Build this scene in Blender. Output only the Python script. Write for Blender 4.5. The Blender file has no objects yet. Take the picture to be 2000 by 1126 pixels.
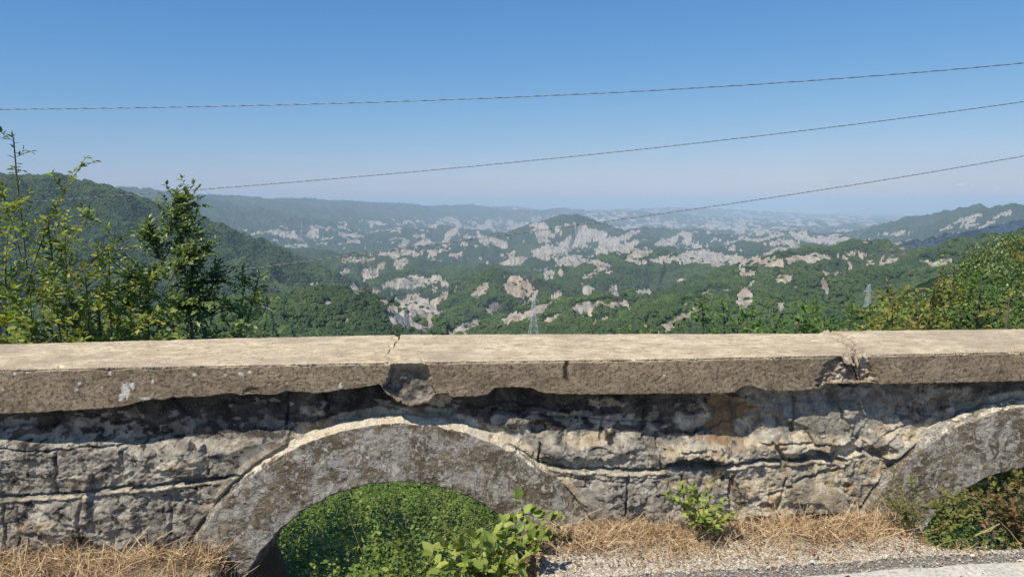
import bpy, bmesh, math, random
import numpy as np
from mathutils import Vector
R = math.radians
EH = 1.45                       # eye height above the verge
F = 1482.0                      # focal length in pixels of a 2000 px wide frame
PITCH = math.atan(165 / F)
scene = bpy.context.scene
# ---------------------------------------------------------------- camera
cam_d = bpy.data.cameras.new('camera')
cam = bpy.data.objects.new('camera', cam_d)
scene.collection.objects.link(cam)
cam_d.sensor_width = 36.0
cam_d.lens = 36.0 * F / 2000.0
cam_d.clip_start = 0.05
cam_d.clip_end = 150000.0
cam.location = (0, 0, EH)
cam.rotation_euler = (R(90) - PITCH, 0, 0)
scene.camera = cam
# ---------------------------------------------------------------- light
SUN_EL, SUN_AZ = 54.0, -142.0   # azimuth measured clockwise from +Y (view direction)
sdir = Vector((math.sin(R(SUN_AZ)) * math.cos(R(SUN_EL)), math.cos(R(SUN_AZ)) * math.cos(R(SUN_EL)), math.sin(R(SUN_EL))))
SKY_CURVE = ((1.9, 2.36), (1.15, .92), (.65, .74))
SKY_GAMMA, SKY_TINT = 0.72, (.66, .90, 1.30)
world = bpy.data.worlds.new('World')
scene.world = world
world.use_nodes = True
wn = world.node_tree.nodes; wl = world.node_tree.links
bg = wn['Background']
sky = wn.new('ShaderNodeTexSky')
sky.sky_type = 'NISHITA'
sky.sun_disc = False
sky.sun_elevation = R(SUN_EL)
sky.sun_rotation = R(SUN_AZ)
sky.altitude = 650
sky.air_density = 1.0
sky.dust_density = 0.6
sky.ozone_density = 1.5
gm = wn.new('ShaderNodeGamma'); gm.inputs[1].default_value = SKY_GAMMA
tn = wn.new('ShaderNodeMix'); tn.data_type = 'RGBA'; tn.blend_type = 'MULTIPLY'
tn.inputs[0].default_value = 1.0; tn.inputs[7].default_value = (*SKY_TINT, 1)
wl.new(sky.outputs[0], gm.inputs[0]); wl.new(gm.outputs[0], tn.inputs[6])
sep = wn.new('ShaderNodeSeparateColor'); com = wn.new('ShaderNodeCombineColor')
wl.new(tn.outputs[2], sep.inputs[0])
for i_, (pw, ck) in enumerate(SKY_CURVE):           # film response of the sky colour, one power per channel
    ml = wn.new('ShaderNodeMath'); ml.operation = 'MULTIPLY'; ml.use_clamp = True; ml.inputs[1].default_value = .135 * 1.231
    pn = wn.new('ShaderNodeMath'); pn.operation = 'POWER'; pn.inputs[1].default_value = pw
    mc = wn.new('ShaderNodeMath'); mc.operation = 'MULTIPLY'; mc.inputs[1].default_value = ck / 1.231 / .135
    wl.new(sep.outputs[i_], ml.inputs[0]); wl.new(ml.outputs[0], pn.inputs[0]); wl.new(pn.outputs[0], mc.inputs[0]); wl.new(mc.outputs[0], com.inputs[i_])
wl.new(com.outputs[0], bg.inputs[0])
bg.inputs[1].default_value = 0.135
sun_d = bpy.data.lights.new('sun', 'SUN')
sun_d.energy = 4.0
sun_d.angle = R(0.53)
sun_d.color = (1.0, 0.925, 0.79)
sun = bpy.data.objects.new('sun', sun_d)
scene.collection.objects.link(sun)
sun.location = (-20, -30, 60)
sun.rotation_euler = sdir.to_track_quat('Z', 'Y').to_euler()
scene.view_settings.view_transform = 'Standard'
scene.view_settings.look = 'None'
scene.view_settings.gamma = 1.0
scene.view_settings.exposure = 0.42
HAZE_DENSITY = 7.4e-5

# ---------------------------------------------------------------- helpers
rng = np.random.default_rng(7)
random.seed(7)
_cp, _sp = math.cos(PITCH), math.sin(PITCH)

def ray(px, py):
    px = np.asarray(px, float); py = np.asarray(py, float)
    a = (px - 1000) / F; b = -(py - 563) / F
    return np.stack([a, _cp + b * _sp, -_sp + b * _cp], -1)

def at_range(px, py, r):
    """point seen at photo pixel (px,py) whose horizontal distance is r"""
    v = ray(px, py)
    t = np.asarray(r, float) / np.hypot(v[..., 0], v[..., 1])
    p = v * t[..., None]
    p[..., 2] += EH
    return p

def at_z(px, py, z):
    v = ray(px, py)
    t = (z - EH) / v[..., 2]
    p = v * t[..., None]
    p[..., 2] += EH
    return p

def to_px(P):
    x, y, z = P[..., 0], P[..., 1], P[..., 2] - EH
    f = y * _cp - z * _sp
    u = y * _sp + z * _cp
    return 1000 + F * x / f, 563 - F * u / f

_perm = np.random.default_rng(3).permutation(256)
_perm = np.concatenate([_perm, _perm]).astype(np.int32)
_ga = np.linspace(0, 2 * np.pi, 257)[:256]
_gx, _gy = np.cos(_ga).astype(np.float32), np.sin(_ga).astype(np.float32)

def noise(x, y, seed=0):
    x = np.asarray(x, np.float64) + seed * 17.37
    y = np.asarray(y, np.float64) + seed * 9.73
    xf = np.floor(x); yf = np.floor(y)
    xi = (xf.astype(np.int64) & 255).astype(np.int32); yi = (yf.astype(np.int64) & 255).astype(np.int32)
    x = (x - xf).astype(np.float32); y = (y - yf).astype(np.float32)
    def g(i, j, dx, dy):
        h = _perm[_perm[(xi + i) & 255] + ((yi + j) & 255)]
        return _gx[h] * dx + _gy[h] * dy
    u = x * x * x * (x * (x * 6 - 15) + 10); v = y * y * y * (y * (y * 6 - 15) + 10)
    a = g(0, 0, x, y); b = g(1, 0, x - 1, y); c = g(0, 1, x, y - 1); d = g(1, 1, x - 1, y - 1)
    return ((a + (b - a) * u) * (1 - v) + (c + (d - c) * u) * v) * 1.5

def fbm(x, y, o=4, seed=0, gain=0.5, lac=2.03):
    s = 0; a = 1; t = 0
    for i in range(o):
        s = s + a * noise(x, y, seed + i * 3); t += a
        x = x * lac; y = y * lac; a *= gain
    return s / t * 1.3

def ridged(x, y, o=4, seed=0, gain=0.5, lac=2.03):
    s = 0; a = 1; t = 0
    for i in range(o):
        s = s + a * (1 - 2 * np.abs(noise(x, y, seed + i * 3))); t += a
        x = x * lac; y = y * lac; a *= gain
    return s / t

def sstep(a, b, x):
    t = np.clip((x - a) / (b - a), 0, 1)
    return t * t * (3 - 2 * t)

def tag(o, label=None, cat=None, group=None, kind=None):
    if label: o['label'] = label
    if cat: o['category'] = cat
    if group: o['group'] = group
    if kind: o['kind'] = kind
    return o

def link(o, parent=None):
    scene.collection.objects.link(o)
    if parent: o.parent = parent
    return o

def empty(name, loc, label, cat, group=None):
    o = bpy.data.objects.new(name, None)
    o.location = loc
    o.empty_display_size = 0.2
    link(o)
    return tag(o, label, cat, group)

def np_mesh(name, V, Q=None, T=None, mat=None, smooth=True, attrs=None, parent=None, rel=True):
    """mesh object from numpy verts, quads and tris; vertices given in world space"""
    V = np.asarray(V, np.float32).reshape(-1, 3)
    if parent is not None and rel:
        V = V - np.array(parent.location, np.float32)
    me = bpy.data.meshes.new(name)
    nq = 0 if Q is None else len(Q); nt = 0 if T is None else len(T)
    me.vertices.add(len(V)); me.vertices.foreach_set('co', V.ravel())
    idx = []; tot = []
    if nq: idx.append(np.asarray(Q, np.int32).ravel()); tot.append(np.full(nq, 4, np.int32))
    if nt: idx.append(np.asarray(T, np.int32).ravel()); tot.append(np.full(nt, 3, np.int32))
    idx = np.concatenate(idx); tot = np.concatenate(tot)
    me.loops.add(len(idx)); me.loops.foreach_set('vertex_index', idx)
    me.polygons.add(len(tot))
    me.polygons.foreach_set('loop_start', np.concatenate([[0], np.cumsum(tot)[:-1]]).astype(np.int32))
    if smooth: me.polygons.foreach_set('use_smooth', np.ones(len(tot), bool))
    for k, a in (attrs or {}).items():
        at = me.attributes.new(k, 'FLOAT', 'POINT')
        at.data.foreach_set('value', np.asarray(a, np.float32).ravel())
    me.update(); me.validate()
    if mat: me.materials.append(mat)
    o = bpy.data.objects.new(name, me)
    return link(o, parent)

def grid_quads(nr, nc, mask=None):
    i = np.arange(nr - 1)[:, None] * nc + np.arange(nc - 1)[None, :]
    q = np.stack([i, i + 1, i + nc + 1, i + nc], -1)
    if mask is not None: return q[mask]
    return q.reshape(-1, 4)

# ---- material helper
class M:
    def __init__(s, name, rough=0.9, spec=0.2):
        s.m = bpy.data.materials.new(name); s.m.use_nodes = True
        s.t = s.m.node_tree; s.n = s.t.nodes; s.l = s.t.links
        s.b = s.n['Principled BSDF']
        s.b.inputs['Roughness'].default_value = rough
        s.b.inputs['Specular IOR Level'].default_value = spec
        s.co = s.n.new('ShaderNodeTexCoord').outputs['Object']
    def put(s, sock, v):
        if hasattr(v, 'links') or isinstance(v, bpy.types.NodeSocket): s.l.new(v, sock)
        else:
            if isinstance(v, (tuple, list)) and len(v) == 3 and sock.type == 'RGBA': v = (*v, 1)
            sock.default_value = v
    def noise(s, scale, detail=4, rough=0.55, dist=0.0, vec=None, out='Fac'):
        n = s.n.new('ShaderNodeTexNoise')
        s.put(n.inputs['Vector'], vec or s.co)
        n.inputs['Scale'].default_value = scale; n.inputs['Detail'].default_value = detail
        n.inputs['Roughness'].default_value = rough; n.inputs['Distortion'].default_value = dist
        return n.outputs[out]
    def vor(s, scale, vec=None, out='Distance', feat='F1'):
        n = s.n.new('ShaderNodeTexVoronoi'); n.feature = feat
        s.put(n.inputs['Vector'], vec or s.co); n.inputs['Scale'].default_value = scale
        return n.outputs[out]
    def scaled(s, sc, vec=None, off=(0, 0, 0), rot=(0, 0, 0)):
        n = s.n.new('ShaderNodeMapping'); s.put(n.inputs['Vector'], vec or s.co)
        n.inputs['Scale'].default_value = sc; n.inputs['Location'].default_value = off; n.inputs['Rotation'].default_value = rot
        return n.outputs[0]
    def ramp(s, v, lo, hi, a=0.0, b=1.0, smooth=True):
        n = s.n.new('ShaderNodeMapRange')
        if smooth: n.interpolation_type = 'SMOOTHSTEP'
        s.put(n.inputs[0], v)
        for i, q in zip((1, 2, 3, 4), (lo, hi, a, b)): s.put(n.inputs[i], q)
        return n.outputs[0]
    def math(s, op, a, b=0.0, c=0.0):
        n = s.n.new('ShaderNodeMath'); n.operation = op
        s.put(n.inputs[0], a); s.put(n.inputs[1], b); s.put(n.inputs[2], c)
        return n.outputs[0]
    def mix(s, f, a, b, mode='MIX'):
        n = s.n.new('ShaderNodeMix'); n.data_type = 'RGBA'; n.blend_type = mode
        s.put(n.inputs[0], f); s.put(n.inputs[6], a); s.put(n.inputs[7], b)
        return n.outputs[2]
    def attr(s, name):
        n = s.n.new('ShaderNodeAttribute'); n.attribute_name = name
        return n.outputs['Fac']
    def inst(s):
        return s.n.new('ShaderNodeObjectInfo').outputs['Random']
    def bump(s, h, dist, strength=1.0, prev=None):
        n = s.n.new('ShaderNodeBump'); s.put(n.inputs['Height'], h)
        n.inputs['Distance'].default_value = dist; n.inputs['Strength'].default_value = strength
        if prev: s.put(n.inputs['Normal'], prev)
        return n.outputs[0]
    def col(s, c): s.put(s.b.inputs['Base Color'], c)
    def nor(s, n): s.put(s.b.inputs['Normal'], n)
# ================================================================= terrain (one sheet, polar grid)
NC, NR = 1500, 1350
AZ = np.radians(np.linspace(-47, 47, NC))
RR = 4.6 * np.exp(np.linspace(0, math.log(62000 / 4.6), NR) )
az, rr = np.meshgrid(AZ, RR)
TX = (rr * np.sin(az)); TY = (rr * np.cos(az))
_h0r = [4.6, 7, 10, 15, 30, 60, 120, 300, 600, 1000, 2000, 4000, 8000, 20000, 62000]
_h0z = [-2.1, -2.8, -3.4, -4.6, -11, -27, -50, -115, -185, -255, -345, -420, -455, -440, -440]
def base_h(r): return np.interp(np.log(r), np.log(_h0r), _h0z)

# crest lines: (slope, rounding radius, [(px, py, range) ...]) as seen from the road
RIDGES = [
 # big wooded ridge on the left
 (.42, 96, [(-330,335,2000),(-150,342,2080),(0,351,2160),(55,354,2240),(100,362,2320),(150,377,2432),(200,394,2560),(262,418,2720),(320,438,2880),(380,455,3040),(430,470,3200),(490,490,3440),(560,511,3760),(630,533,4160),(690,562,4560),(730,590,4800)]),
 (.40, 52.5, [(180,470,1875),(330,500,1875),(480,545,1950),(600,590,2250),(650,607,2475)]),
 (.38, 50, [(300,440,4200),(400,457,4300),(480,472,4300),(560,487,4200),(640,498,4000),(720,520,3700),(790,550,3300)]),
 # near left knoll
 (.55, 18, [(330,610,420),(430,604,480),(520,606,540),(590,597,620),(640,586,700),(670,581,760),(710,594,820),(760,614,860),(810,640,880),(860,668,880)]),
 (.55, 18, [(300,640,330),(420,640,380),(560,652,420),(700,668,450)]),
 # near centre hills
 (.50, 25, [(800,675,1050),(860,640,1200),(905,600,1380),(945,572,1500),(990,548,1600),(1030,550,1650),(1070,572,1700),(1110,588,1750)]),
 (.48, 20, [(1000,665,700),(1060,632,760),(1110,604,850),(1160,585,950),(1230,590,950),(1300,600,900),(1350,612,860)]),
 (.50, 22, [(1060,590,1900),(1110,560,2000),(1160,530,2200),(1200,510,2350),(1262,498,2500),(1320,506,2500),(1370,520,2400),(1430,545,2200)]),
 (.48, 25, [(1110,520,2900),(1160,518,2900),(1090,540,2700)]),
 (.50, 16, [(1120,660,520),(1180,640,560),(1250,622,600),(1330,606,640),(1400,595,700)]),
 (.50, 16, [(1380,620,620),(1430,602,660),(1480,592,700),(1540,600,690)]),
 # green hill on the right and its shoulders
 (.52, 45, [(1330,610,900),(1390,575,1100),(1450,548,1250),(1510,528,1400),(1560,512,1500),(1610,496,1600),(1650,485,1650),(1690,480,1700),(1725,484,1680),(1760,502,1600),(1800,515,1500),(1850,528,1400)]),
 (.45, 35, [(1700,486,1950),(1740,482,1950),(1780,500,1900)]),
 (.50, 25, [(1560,560,1000),(1610,545,1050),(1680,540,1080),(1760,545,1020),(1850,552,950)]),
 # right hand slopes
 (.50, 20, [(1830,530,1150),(1860,505,1180),(1890,487,1200),(1930,484,1200),(1990,470,1150),(2100,440,1100)]),
 (.62, 6, [(1790,655,75),(1835,628,85),(1885,590,105),(1930,560,120),(2000,527,135),(2120,490,150),(2300,450,170)]),
 # cloud shaded flank and mountains on the right
 (.33, 40, [(1760,494,3700),(1800,492,3800),(1840,482,3900),(1880,462,4000),(1930,450,4000),(1990,441,4000),(2100,425,4000),(2250,410,4000)]),
 (.32, 15, [(1740,440,9000),(1768,436,8500),(1797,421,8300),(1818,438,8000),(1850,422,7600),(1887,406,7400),(1905,412,7200),(1928,430,7000)]),
 (.32, 18, [(1928,424,6800),(1955,405,6600),(1975,405,6500),(2010,402,6400),(2150,392,6200),(2400,385,6200)]),
 (.22, 60, [(1650,462,8800),(1700,452,9000),(1740,440,9000)]),
 # centre peak and its neighbours
 (.42, 90, [(930,470,5400),(990,457,5600),(1035,442,5800),(1065,432,5900),(1095,424,6000),(1125,422,6000),(1150,431,6000),(1180,446,5900),(1220,458,5700),(1270,470,5400)]),
 (.40, 50, [(1235,462,6600),(1262,449,6800),(1300,447,6800),(1340,450,6700),(1400,458,6500),(1440,466,6300)]),
 (.38, 40, [(1130,505,3900),(1190,487,4000),(1260,480,4200),(1330,486,4200),(1400,490,4100),(1450,480,4400),(1520,470,4800)]),
 (.35, 40, [(1470,500,3600),(1540,495,3500),(1600,486,3500),(1660,490,3200)]),
 (.32, 40, [(1440,480,6000),(1500,465,6600),(1555,452,7200),(1580,458,7200),(1640,463,7000),(1700,470,6500)]),
 (.40, 30, [(1530,458,8800),(1555,450,9000),(1580,458,9000)]),
 (.45, 30, [(1612,463,7600),(1632,455,7700),(1648,460,7700)]),
 # rolling mid hills, centre left
 (.36, 40, [(640,512,3300),(700,500,3500),(760,503,3500),(850,515,3400),(930,525,3200),(1000,520,3300),(1060,512,3400)]),
 (.38, 30, [(740,560,2400),(800,545,2500),(860,545,2500),(930,538,2600),(985,530,2700)]),
 (.32, 50, [(560,500,5600),(640,475,6200),(720,462,6800),(800,448,7500),(850,442,7800),(905,450,7600),(960,458,7200)]),
 (.32, 40, [(800,490,4600),(880,484,4700),(950,478,4800),(1030,482,4700),(1090,492,4500)]),
 (.25, 50, [(430,462,9500),(520,458,9800),(620,452,10000),(700,448,10500)]),
 # far plateau and far ranges
 (.20, 120, [(-200,362,7600),(60,366,8000),(160,367,8400),(238,370,8800),(275,376,9200),(312,385,9600),(340,386,10000),(380,382,10400),(470,382,10800),(496,389,11200),(580,389,12000),(700,393,13200),(770,397,14000),(820,402,14800),(870,400,15200),(930,401,15600),(965,411,16000)]),
 (.16, 96, [(960,412,14280),(1010,410,14960),(1060,412,14960),(1095,406,15300),(1120,412,15640),(1190,414,15640),(1250,412,15980),(1330,418,16320),(1420,426,16320)]),
 (.20, 100, [(870,405,18600),(925,397,19220),(945,403,19220),(1000,402,19840),(1030,407,20460),(1150,410,21080),(1230,406,22320),(1310,403,22940),(1400,406,22940),(1490,411,23560),(1600,417,24800),(1700,417,26040),(1780,420,27280)]),
 (.20, 80, [(1150,438,13500),(1230,434,14000),(1300,440,13500),(1370,431,14500),(1400,433,14500),(1430,444,14000)]),
 (.20, 60, [(1580,436,13600),(1612,431,14000),(1650,438,13600),(1720,438,13200),(1790,440,12000)]),
 (.18, 72, [(1400,424,18200),(1500,426,18200),(1600,427,18200),(1700,428,18900)]),
]
def seg_field(x, y, P):
    """distance to polyline and crest height at the nearest point"""
    best = np.full(x.shape, 1e12, np.float32); hz = np.zeros(x.shape, np.float32)
    for a, b in zip(P[:-1], P[1:]):
        dx, dy = b[0] - a[0], b[1] - a[1]
        t = np.clip(((x - a[0]) * dx + (y - a[1]) * dy) / (dx * dx + dy * dy), 0, 1)
        d = (x - a[0] - t * dx) ** 2 + (y - a[1] - t * dy) ** 2
        m = d < best
        best = np.where(m, d, best); hz = np.where(m, a[2] + t * (b[2] - a[2]), hz)
    return np.sqrt(best), hz

def build_height():
    x, y, r = TX.astype(np.float32), TY.astype(np.float32), rr.astype(np.float32)
    lr = np.log(r)
    # sideways warp makes spurs instead of clean cones
    wl_ = np.clip(r * 0.16, 3, 900)
    amp = np.clip(r * 0.018, 0, 130)
    band = np.floor(np.log2(wl_))
    wx = np.zeros_like(x); wy = np.zeros_like(x)
    fr = np.log2(wl_) - band
    for k, w in ((0, 1 - fr), (1, fr)):                 # cross-fade noise octaves with distance
        L = 2.0 ** (band + k)
        wx += w * noise(x / L, y / L, 11); wy += w * noise(x / L, y / L, 23)
    xw = x + wx * amp; yw = y + wy * amp
    H = base_h(r).astype(np.float32)
    # rolling badland hills of the basin
    m = sstep(1500, 3500, r) * (1 - 0.5 * sstep(14000, 30000, r))
    H += m * (ridged(x / 1500, y / 1500, 4, 5) * 85 + 5)
    H += sstep(400, 1500, r) * (1 - sstep(3000, 6000, r)) * ridged(x / 520, y / 520, 3, 8) * 40
    global CM
    CM = np.zeros_like(H)
    for slope, rad, pts in RIDGES:
        a = np.array(pts, float)
        P = at_range(a[:, 0], a[:, 1], a[:, 2])
        lo = a[:, 2].min() * 0.25; hi = a[:, 2].max() * 2.5
        rows = np.where((RR > lo) & (RR < hi))[0]
        s = slice(rows[0], rows[-1] + 1)
        # keep silhouettes: little warp close to the crest
        d0, _ = seg_field(x[s], y[s], P)
        k = np.clip(d0 / (rad * 5 + r[s] * .02), 0, 1)
        d, hz = seg_field(x[s] + (xw[s] - x[s]) * k, y[s] + (yw[s] - y[s]) * k, P)
        h = hz - slope * (np.sqrt(d * d + rad * rad) - rad)
        sm = np.clip(r[s] * 0.006, .5, 40)
        hh = H[s]
        df = np.clip(0.5 + 0.5 * (h - hh) / (sm * 2), 0, 1)
        CM[s] = CM[s] * (1 - df) + df * np.exp(-d / (rad * 2.5 + r[s] * .012))
        H[s] = hh * (1 - df) + h * df + sm * 2 * df * (1 - df) * .5
    # gullies and small relief, scaled so that they read at every distance
    # slope-following detail
    global DET
    DET = np.zeros_like(H)
    for L, A, r0, r1 in ((1500, 60, 9000, 80000), (700, 48, 3800, 60000), (300, 60, 1500, 30000), (120, 32, 700, 12000), (50, 8.5, 180, 4000), (20, 1.6, 60, 1500), (6, .35, 15, 300)):
        w = sstep(r0 * .5, r0, r) * (1 - sstep(r1 * .6, r1, r))
        rows = np.where(w[:, 0] > 0)[0]
        if len(rows) == 0: continue
        s = slice(rows[0], rows[-1] + 1)
        q = ridged(x[s] / L + .25 * noise(x[s] / L * 1.7, y[s] / L * 1.7, 5), y[s] / L + .25 * noise(x[s] / L * 1.7, y[s] / L * 1.7, 6), 3, 31 + int(L)) - .25
        H[s] += w[s] * A * q * (1 - .65 * CM[s] * (L > 40))
        DET[s] += w[s] * q
    H -= (r * r / (2 * 6.37e6 * 1.17)) * sstep(3000, 9000, r)
    return H
TH = build_height()
TH0 = TH.copy()

# ---- bare clay slopes: (px, py, rx, ry, tilt deg, tone 0 grey-white .. 1 tan, strength)
BARE = [
 (1170,462,62,13,22,.1,.85),(1100,482,52,15,-22,.05,.9),(1140,462,16,22,-30,.1,.9),(1190,482,40,12,5,.1,1),(1085,490,36,10,-10,.1,1),(1230,478,28,9,-25,.2,.9),
 (1222,463,26,7,-25,.2,.9),(1310,470,26,8,-20,.2,1),(1345,470,16,10,30,.2,.9),(1372,500,52,13,5,.05,1.2),(1335,505,24,14,30,.1,1),(1440,508,24,9,0,.3,.8),
 (1290,505,50,9,-8,.2,.9),(1250,497,30,7,-15,.2,.8),(1120,505,36,8,5,.3,.8),(1060,500,24,9,30,.3,.8),(975,475,26,7,25,.2,.9),(945,470,12,7,40,.2,.8),(1000,495,22,9,0,.5,.9),(1010,510,22,7,-20,.4,.8),
 (1490,512,62,9,0,.8,1.2),(1450,530,20,9,30,.3,.8),(1560,507,48,7,-3,.5,.9),(1600,500,30,6,0,.3,.9),(1660,497,30,5,0,.4,.6),
 (1180,525,16,12,20,.5,.9),(1072,535,12,9,40,.3,.9),(1095,533,8,5,20,.8,.8),(1160,533,26,7,-25,.4,.8),
 (1012,562,30,16,20,.9,1.25),(945,562,18,7,-35,.7,.9),(930,575,14,6,-30,.5,.8),
 (800,552,60,13,-6,.15,1.3),(835,548,30,9,-10,.2,1.1),(735,530,24,7,-50,.4,.9),(672,528,14,8,-20,.3,.9),(715,538,16,10,-35,.3,1),(780,515,18,8,-20,.5,.8),
 (790,590,50,9,-28,.35,.8),(810,612,52,22,-22,.1,1.25),(835,628,22,14,-60,.2,1.1),(870,575,30,6,-28,.5,.9),(860,560,20,5,-20,.6,.8),
 (900,645,42,8,-25,.3,1.1),(960,605,22,8,-25,.6,.9),(1000,620,20,7,-25,.4,1),(1045,610,55,8,-24,.6,1.05),(1075,625,26,6,-20,.6,.8),(1030,590,22,4,-35,.7,.8),
 (1085,578,14,5,-35,.7,.7),(1200,568,14,9,10,.4,.9),(1150,570,14,12,30,.6,.8),(1258,570,18,6,8,.2,1),(1140,598,26,8,0,.3,.9),(1190,593,34,4,0,.7,.9),
 (1145,612,16,6,-10,.6,.8),(1220,610,22,7,-30,.4,.9),(1170,627,18,4,-20,.8,.8),(1295,640,24,8,-20,.6,.9),(1350,598,24,4,20,.9,1),(1370,612,20,3,30,.9,.8),(1330,620,20,5,-20,.7,.8),
 (1400,570,50,4,-10,.8,.9),(1455,585,14,22,20,.5,1.1),(1465,560,16,5,-50,.7,.9),(1535,545,24,7,-15,.8,1),(1550,562,14,5,-10,.7,.9),(1610,555,6,17,-18,.6,1.2),(1700,513,7,8,0,.5,1),(1735,510,22,5,-15,.5,.8),
 (1660,520,4,13,-10,.3,1),(1655,540,7,3,0,.4,1),(1620,535,20,3,0,.8,.8),(1525,607,8,14,0,.1,.8),(1462,535,20,6,-10,.6,.9),(1560,625,8,6,0,.2,.8),
 (1840,514,26,8,-22,.3,1.2),(1800,511,20,4,8,.8,1.1),(1895,492,6,4,0,.6,1),(1930,490,10,3,20,.4,.9),
 (700,507,45,5,-5,.9,1.0),(760,495,50,4,-4,.8,.9),(838,492,40,5,-6,.9,1),(690,560,10,3,30,.4,.8),(640,592,9,5,15,.5,1.1),(672,622,16,4,25,.6,1),(622,560,22,3,30,.7,.9),(560,605,12,3,10,.3,.8),(520,603,14,4,20,.3,.7),(725,567,30,3,0,.9,.7),(700,578,20,3,35,.3,.7),(745,590,14,3,0,.5,.6),
 (890,497,26,4,-10,.6,.8),(830,470,14,7,-30,.3,.7),(790,475,12,5,-20,.4,.6),(880,455,20,6,-40,.6,.6),(905,475,12,8,20,.3,.7),
 (1895,425,30,5,-15,.2,1),(1960,418,22,4,-20,.4,.8),(1855,440,26,3,-25,.3,.8),(1890,440,22,2.5,-8,.2,.9),(1935,436,14,2.5,-20,.1,1),(1845,463,34,4,-12,.3,1.2),(1800,474,24,3,-5,.3,1),(1920,447,14,4,10,.2,.8),(1752,475,16,3,0,.8,1),(1765,484,10,2.5,0,.5,.9),(1745,455,36,2.5,-3,.3,1),(1960,440,10,2,0,.3,.6),
 (1560,462,20,5,20,.2,1),(1575,468,26,5,0,.3,.9),(1628,461,8,4,0,.2,1),(1685,474,14,2.5,0,1,.9),(1630,474,18,2,0,.7,.8),(1740,474,14,2,0,.9,.8),(1510,462,22,3,-15,.6,.8),(1470,468,30,2.5,0,.4,.8),(1530,475,40,4,0,.3,.7),
 (1430,485,14,6,-30,.2,.7),
]
px_, py_ = to_px(np.stack([TX, TY, TH], -1))
# visibility from the road
el = (TH - EH) / rr
hor = np.maximum.accumulate(el, 0)
VIS = el >= hor - 0.004 - 3.0 / rr
bare = np.zeros(TX.shape, np.float32); tone = np.full(TX.shape, .35, np.float32)
rag = .50 * fbm(px_ / 26, py_ / 11, 4, 77, .5) + .5 * fbm(px_ / 55, py_ / 22, 3, 79) + .28 * np.clip(DET, -1, 1); streak = ridged(px_ / 6.0 + py_ / 9.0 * np.where(noise(px_ / 70, py_ / 40, 80) > 0, 1, -1) + rag * 2.0, py_ / 30, 3, 78)
for cx, cy, rx, ry, ang, tn, st in BARE:
    rx *= 1.05; ry *= 1.1
    R_ = max(rx, ry) * 1.7 + 4
    m = (np.abs(px_ - cx) < R_) & (np.abs(py_ - cy) < R_) & (rr > 260) & VIS
    if not m.any(): continue
    dx = px_[m] - cx; dy = py_[m] - cy
    c, s_ = math.cos(R(ang)), math.sin(R(ang))
    e = np.hypot((dx * c + dy * s_) / rx, (-dx * s_ + dy * c) / ry)
    v = sstep(.34, .50, (1.02 - e) * st + .10 * (cy > 555) + rag[m] * .90 + (streak[m] - .35) * .28)
    bare[m] = np.maximum(bare[m], v)
    tone[m] = np.where(v > .3, tn, tone[m])
# scattered small scars and, farther out, fields and clay of the basin
n1 = fbm(TX / 170 + .4 * noise(TX / 300, TY / 300, 3), TY / 240, 5, 41, .62) + .22 * np.clip(DET, -1, 1); n2 = fbm(TX / 900, TY / 1500, 4, 42)
zone = sstep(900, 2400, rr) * (1 - sstep(60000, 61000, rr))
near_peak = (px_ > 380) & (px_ < 1760)
scat = sstep(.32, .40, n1 + .42 * n2 - .05 - .03 + .05 * (1 - sstep(3000, 4500, rr))) * zone
farz = sstep(7000, 10500, rr)
n3 = fbm(TX / 300, TY / 1100, 5, 43, .62)
lowland = sstep(-110 - 160 * sstep(900, 500, px_), -390, TH + (rr * rr / (2 * 6.37e6 * 1.17)) * sstep(3000, 9000, rr))
fld = sstep(-.02, .16, n3 + .25 * n2) * farz * (.10 + .9 * lowland)
gz = np.gradient(TH, axis=0) / np.gradient(rr, axis=0)
wood = ((px_ < 760) & (rr < 5200)) | ((px_ < 1000) & (rr > 6500) & (TH > -200))
scat = scat * np.where(wood, .06, 1) * np.where((px_ > 1700) & (rr > 4500), 0 * px_, 1); 
bare = np.maximum(bare, np.maximum(scat * .95, fld * .8))
tone = np.where((bare > .01) & (fld * .6 >= bare - .01), .62 + .3 * fbm(TX / 700, TY / 700, 2, 50), tone)
tone = np.clip(tone + .25 * fbm(TX / 90, TY / 90, 3, 51), 0, 1)
# rills cut the bare slopes
ril = ridged(TX / 22 + rag, TY / 60, 3, 60)
ril2 = ridged(TX / 75 + rag * .6, TY / 200, 3, 61)
TH += bare * sstep(2500, 4500, rr) * (1 - sstep(12000, 15000, rr)) * (ril2 - .4) * 12
TH += bare * sstep(300, 700, rr) * (1 - sstep(7000, 9000, rr)) * (ril * 3.2 * np.clip(rr / 1500, .4, 2.2) - np.clip(rr / 900, .3, 3))
# tree canopy relief where single crowns are smaller than the grid
cn = noise(TX / 16, TY / 16, 70)
TH += (1 - bare) * sstep(2200, 3000, rr) * (1 - sstep(12000, 15000, rr)) * cn * 5

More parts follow.
